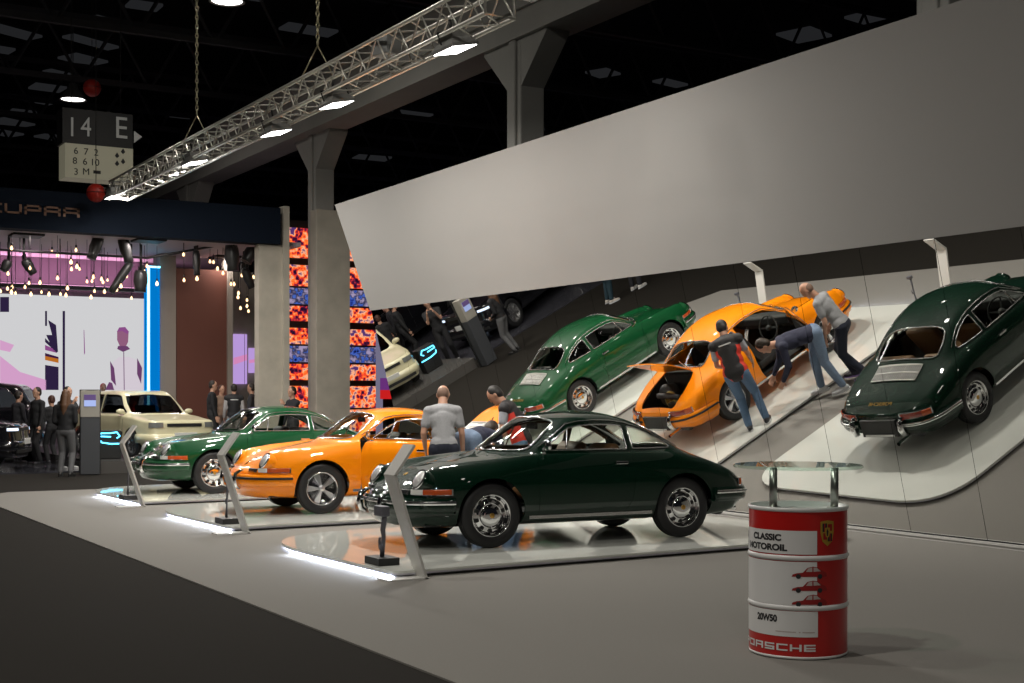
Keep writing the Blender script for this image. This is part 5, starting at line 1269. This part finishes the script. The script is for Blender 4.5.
stage_light((100, 235), (91, 259), 31.2, 'black spotlight tilted left under the fascia, left of the pair'); stage_light((122, 236), (129, 262), 31.2, 'black spotlight pointing down right under the fascia, right of the pair'); stage_light((131, 262), (111, 292), 31.8, 'long black spotlight tilted down left in front of the screen corner', .10)
stage_light((24, 259), (34, 274), 31.8, 'lit black spotlight at left among the bulbs', .11, True); stage_light((9, 260), (3, 271), 31.8, 'small black spotlight at the far left of the pipe', .10); stage_light((141, 270), (140, 292), 31.8, 'dark round spotlight in front of the glowing blue column', .16)
stage_light((196, 250), (197, 275), 31.4, 'thin black spotlight before the brown partition', .09); stage_light((231, 244), (233, 271), 31.0, 'large black spotlight left of the concrete panel', .17); stage_light((255, 246), (246, 262), 31.2, 'black spotlight hanging close to the concrete panel top', .16); stage_light((244, 268), (252, 288), 32.0, 'lowest black spotlight beside the concrete panel', .11)
# hanging hall sign and the red balls
SY = 30.6; a, b = px_at(65, 145, SY), px_at(133, 145, SY); zt, zm, zb = px_at(90, 110, SY).z, px_at(90, 145, SY).z, px_at(90, 179, SY).z
t = empty('hall_sign', (0, SY, 0)); MB().box(a.x, b.x, 0, .6, zb, zm).build('sign_box', mat('sign_cream', (.34, .32, .24), .5, emis=(.9, .85, .6), estr=.10), t); MB().box(a.x - .05, b.x, .02, .6, zm, zt).build('sign_board', mat('sign_black', (.008, .008, .009), .5), t)
wl = mat('sign_letter', (.42, .42, .40), .5, emis=(.9, .9, .85), estr=.06)
def st(s, px, py, h, m, sc_=(1, 1)):
    q = px_at(px, py, SY); text_part(s, h * 1.38, Matrix.Translation((q.x, -.01, q.z)) @ RX(90), m, 'lettering', t, .006, sc_)
st('1', 72, 128, .44, wl, (.8, 1)); st('4', 86, 128, .44, wl, (.8, 1)); st('E', 121, 129, .50, wl, (.9, 1)); st('►', 136, 137, .2, wl) if 0 else None
MB().prism([(px_at(134, 131, SY).x, -.012, px_at(134, 131, SY).z), (px_at(142, 137, SY).x, -.012, px_at(142, 137, SY).z), (px_at(134, 143, SY).x, -.012, px_at(134, 143, SY).z)], (0, .02, 0)).build('arrow', wl, t)
for i, r in enumerate(('6  7  2', '8  6 10')): st(r, 86, 152 + 10 * i, .15, mat('ink_black'))
st('3', 76, 172, .15, mat('ink_black')); st('M', 86, 172, .15, mat('ink_black')); q = px_at(97, 172, SY); MB().box(q.x - .08, q.x + .08, -.012, 0, q.z - .04, q.z + .03).build('symbol', mat('ink_black'), t)
for dx, dy in ((117, 156), (123, 152), (117, 164), (123, 162)): q = px_at(dx, dy, SY); MB().prism([(q.x - .05, -.012, q.z), (q.x, -.012, q.z + .08), (q.x + .05, -.012, q.z), (q.x, -.012, q.z - .05)], (0, .01, 0)).build('symbol', mat('ink_black'), t)
for x in (a.x + .2, b.x - .2): MB().tube([(x, .3, zt), (x, .3, 13.5)], .012, 5).build('hanger', blk, t)
tag(t, 'hanging hall sign with large white characters over a cream direction box', 'sign')
rb = mat('ball_red', (.42, .02, .012), .45)
for x, y, Y, l in ((96, 193, 29.4, 'red ball hanging at the lower edge of the hall sign'), (92, 88, 31.5, 'dim red ball hanging above the hall sign')):
    q = px_at(x, y, Y); t = empty('hanging_ball', q); MB().sphere((0, 0, 0), .20, 24).build('ball', rb, t); MB().tube([(0, 0, .19), (0, 0, 13.55 - q.z)], .008, 5).build('string', blk, t)
    MB().tube([(.205 * math.cos(s), .205 * math.sin(s), 0) for s in np.linspace(0, 2 * PI, 25)[:-1]], .006, 5, closed=True).build('seam', blk, t); tag(t, l, 'ball', 'red hanging balls')
# info column
t = empty('info_kiosk', (-4.80, 27.04, 0)); t.rotation_euler = (0, 0, R_(-14))
MB().box(-.18, .18, -.10, .10, 0, 1.12).build('pedestal', mat('kiosk_grey', (.055, .058, .065), .5), t, bevel=.008); MB().box(-.18, .18, -.11, .10, 1.12, 1.64).build('head_panel', mat('kiosk_beige', (.33, .31, .27), .5), t, bevel=.008)
MB().box(-.11, .11, -.118, -.108, 1.33, 1.56).build('screen', emit('kiosk_screen', (.45, .55, .95), .9), t); MB().box(-.11, .11, -.122, -.116, 1.45, 1.56).build('picture', emit('kiosk_picture', (.16, .10, .25), .8), t)
MB().box(-.20, .20, .10, .15, 0, 1.66).build('back_panel', blk, t, bevel=.005); tag(t, 'grey information column with a small lit screen', 'kiosk')
# cars of the neighbouring stand
cream = mat('paint_cream', (.56, .52, .34), .35, coat=.8); car = make_hatch('hatchback', cream, (1, 1, 1.0)); car.location = (-3.10, 29.75, .23); car.rotation_euler = (0, 0, R_(-78)); tag(car, 'cream colored older hatchback on the neighbouring stand', 'car')
dkc = mat('paint_black', (.006, .006, .008), .15, coat=1.); car = make_hatch('sport_utility_car', dkc, (1.12, 1.1, 1.20), True); car.location = (-7.72, 29.9, .02); car.rotation_euler = (0, 0, R_(-22)); tag(car, 'black sport utility car with a lit headlight at the left edge', 'car')
car = make_hatch('large_utility_car', dkc, (1.2, 1.15, 1.30), True); car.location = (-6.35, 34.0, .02); car.rotation_euler = (0, 0, R_(158)); tag(car, 'dark sport utility car with glowing red tail lamps behind the visitors', 'car')
# neon bench
t = empty('neon_counter', (-.12, 28.3, .23)); a, b = px_at(102, 430, 28.5), px_at(125, 445, 28.5); MB().box(a.x, b.x, .02, .3, 0, a.z - .23).build('counter', blk, t, bevel=.02)
nc = emit('neon_cyan', (.1, .65, 1), 5); z = lambda y: px_at(110, y, 28.5).z - .23
MB().tube([(a.x + .05, 0, z(433)), ((a.x + b.x) / 2, 0, z(433)), (b.x - .1, 0, z(432)), (b.x - .04, 0, z(436)), (b.x - .1, 0, z(438))], .014, 6).tube([(a.x + .03, 0, z(439)), (a.x + .06, 0, z(442)), ((a.x + b.x) / 2, 0, z(443.5)), (b.x + .02, 0, z(443.5))], .014, 6).tube([(a.x + .05, 0, z(433)), (a.x + .03, 0, z(436)), (a.x + .25, 0, z(436.5))], .014, 6).build('neon_tube', nc, t)
tag(t, 'low black counter outlined with cyan neon tube', 'counter')
# background visitors
BK = dict(vox=.016)
def visitor(px, Y, zf, face, lab, **kw):
    if zf == .11: zf = .02 if px < 90 else .23; kw['h'] = kw.get('h', 1.75) * (1.0 if px < 90 else .94)
    q = px_at(px, 430, Y); t = make_person((q.x, Y, zf), face, **{**BK, **kw}); tag(t, lab, 'person'); return t
visitor(65.5, 26.65, -.01, R_(60), 'person with long brown hair, black jacket and grey leggings beside the information column', h=1.66, top=(.012, .012, .014), topname='jacket', sleeve=1.5, legs=(.12, .12, .125), hair=(.10, .045, .02), hairstyle='long', shoe=(.015, .015, .015), hands=((.2, .15, 1.0), (.18, -.12, 1.0)))
visitor(212, 30.6, .11, R_(-20), 'person in a black coat, leftmost of the group before the brown partition', h=1.76, top=(.012, .012, .012), topname='coat', sleeve=1.5, legs=(.012, .012, .014))
visitor(221, 31.6, .11, R_(-70), 'person in a tan top between the two black-clad visitors', h=1.66, top=(.26, .17, .12), topname='sweater', sleeve=1.5, legs=(.14, .09, .07), hair=(.08, .03, .015))
visitor(234, 30.6, .11, R_(75), 'person seen from behind in a black vest over white sleeves', h=1.68, top=(.40, .38, .38), sleeve=1.5, legs=(.25, .22, .21), vest=((.010, .010, .012), (.010, .010, .012)))
visitor(252, 31.5, .11, R_(150), 'person in a dark grey jacket, right of the one in the black vest', h=1.70, top=(.03, .03, .034), topname='jacket', sleeve=1.5, legs=(.015, .015, .02))
visitor(293, 29.0, -.01, R_(190), 'person in a dark jacket before the lower screens of the stack', h=1.75, top=(.012, .012, .016), topname='jacket', sleeve=1.5, legs=(.012, .012, .014), hands=((.25, .05, 1.35), (.12, -.26, .8)))
visitor(18, 31.9, .11, R_(20), 'dark silhouetted person at the far left before the large dark car', h=1.62, top=(.02, .02, .024), topname='jacket', sleeve=1.5, legs=(.012, .012, .014))
visitor(38, 31.0, .11, R_(200), 'dark silhouetted person beside the glowing red tail lamps', h=1.70, top=(.012, .012, .014), topname='jacket', sleeve=1.5, legs=(.012, .012, .014))
visitor(52, 31.3, .11, R_(120), 'dark silhouetted person just left of the one with long hair', h=1.52, top=(.015, .013, .014), topname='jacket', sleeve=1.5, legs=(.012, .012, .014), hair=(.06, .02, .012))
visitor(67, 28.8, .11, R_(-60), 'person in black raising both hands to take a photo, hidden behind the information column', h=1.70, top=(.012, .012, .014), sleeve=.62, legs=(.012, .012, .014), hands=((.30, .10, 1.42), (.30, -.10, 1.42)), shoe=(.5, .5, .5))
visitor(103, 35.3, .11, R_(-90), 'person in white with a red cap before the video screen', h=1.72, top=(.55, .53, .55), topname='jacket', sleeve=1.5, legs=(.4, .38, .4), hair=(.5, .02, .04))
t = make_person((-7.75, 25.9, -.012), R_(200), h=1.72, top=(.02, .05, .07), topname='coat', sleeve=1.5, legs=(.012, .035, .05), shoe=(.55, .5, .45)); tag(t, 'person in teal trousers and pale shoes seen only in the mirror', 'person')
t = make_person((-8.45, 25.7, -.012), R_(170), h=1.76, top=(.02, .02, .02), topname='coat', sleeve=1.5, legs=(.015, .015, .018), shoe=(.6, .58, .55)); tag(t, 'person in black trousers and white shoes seen only in the mirror', 'person')
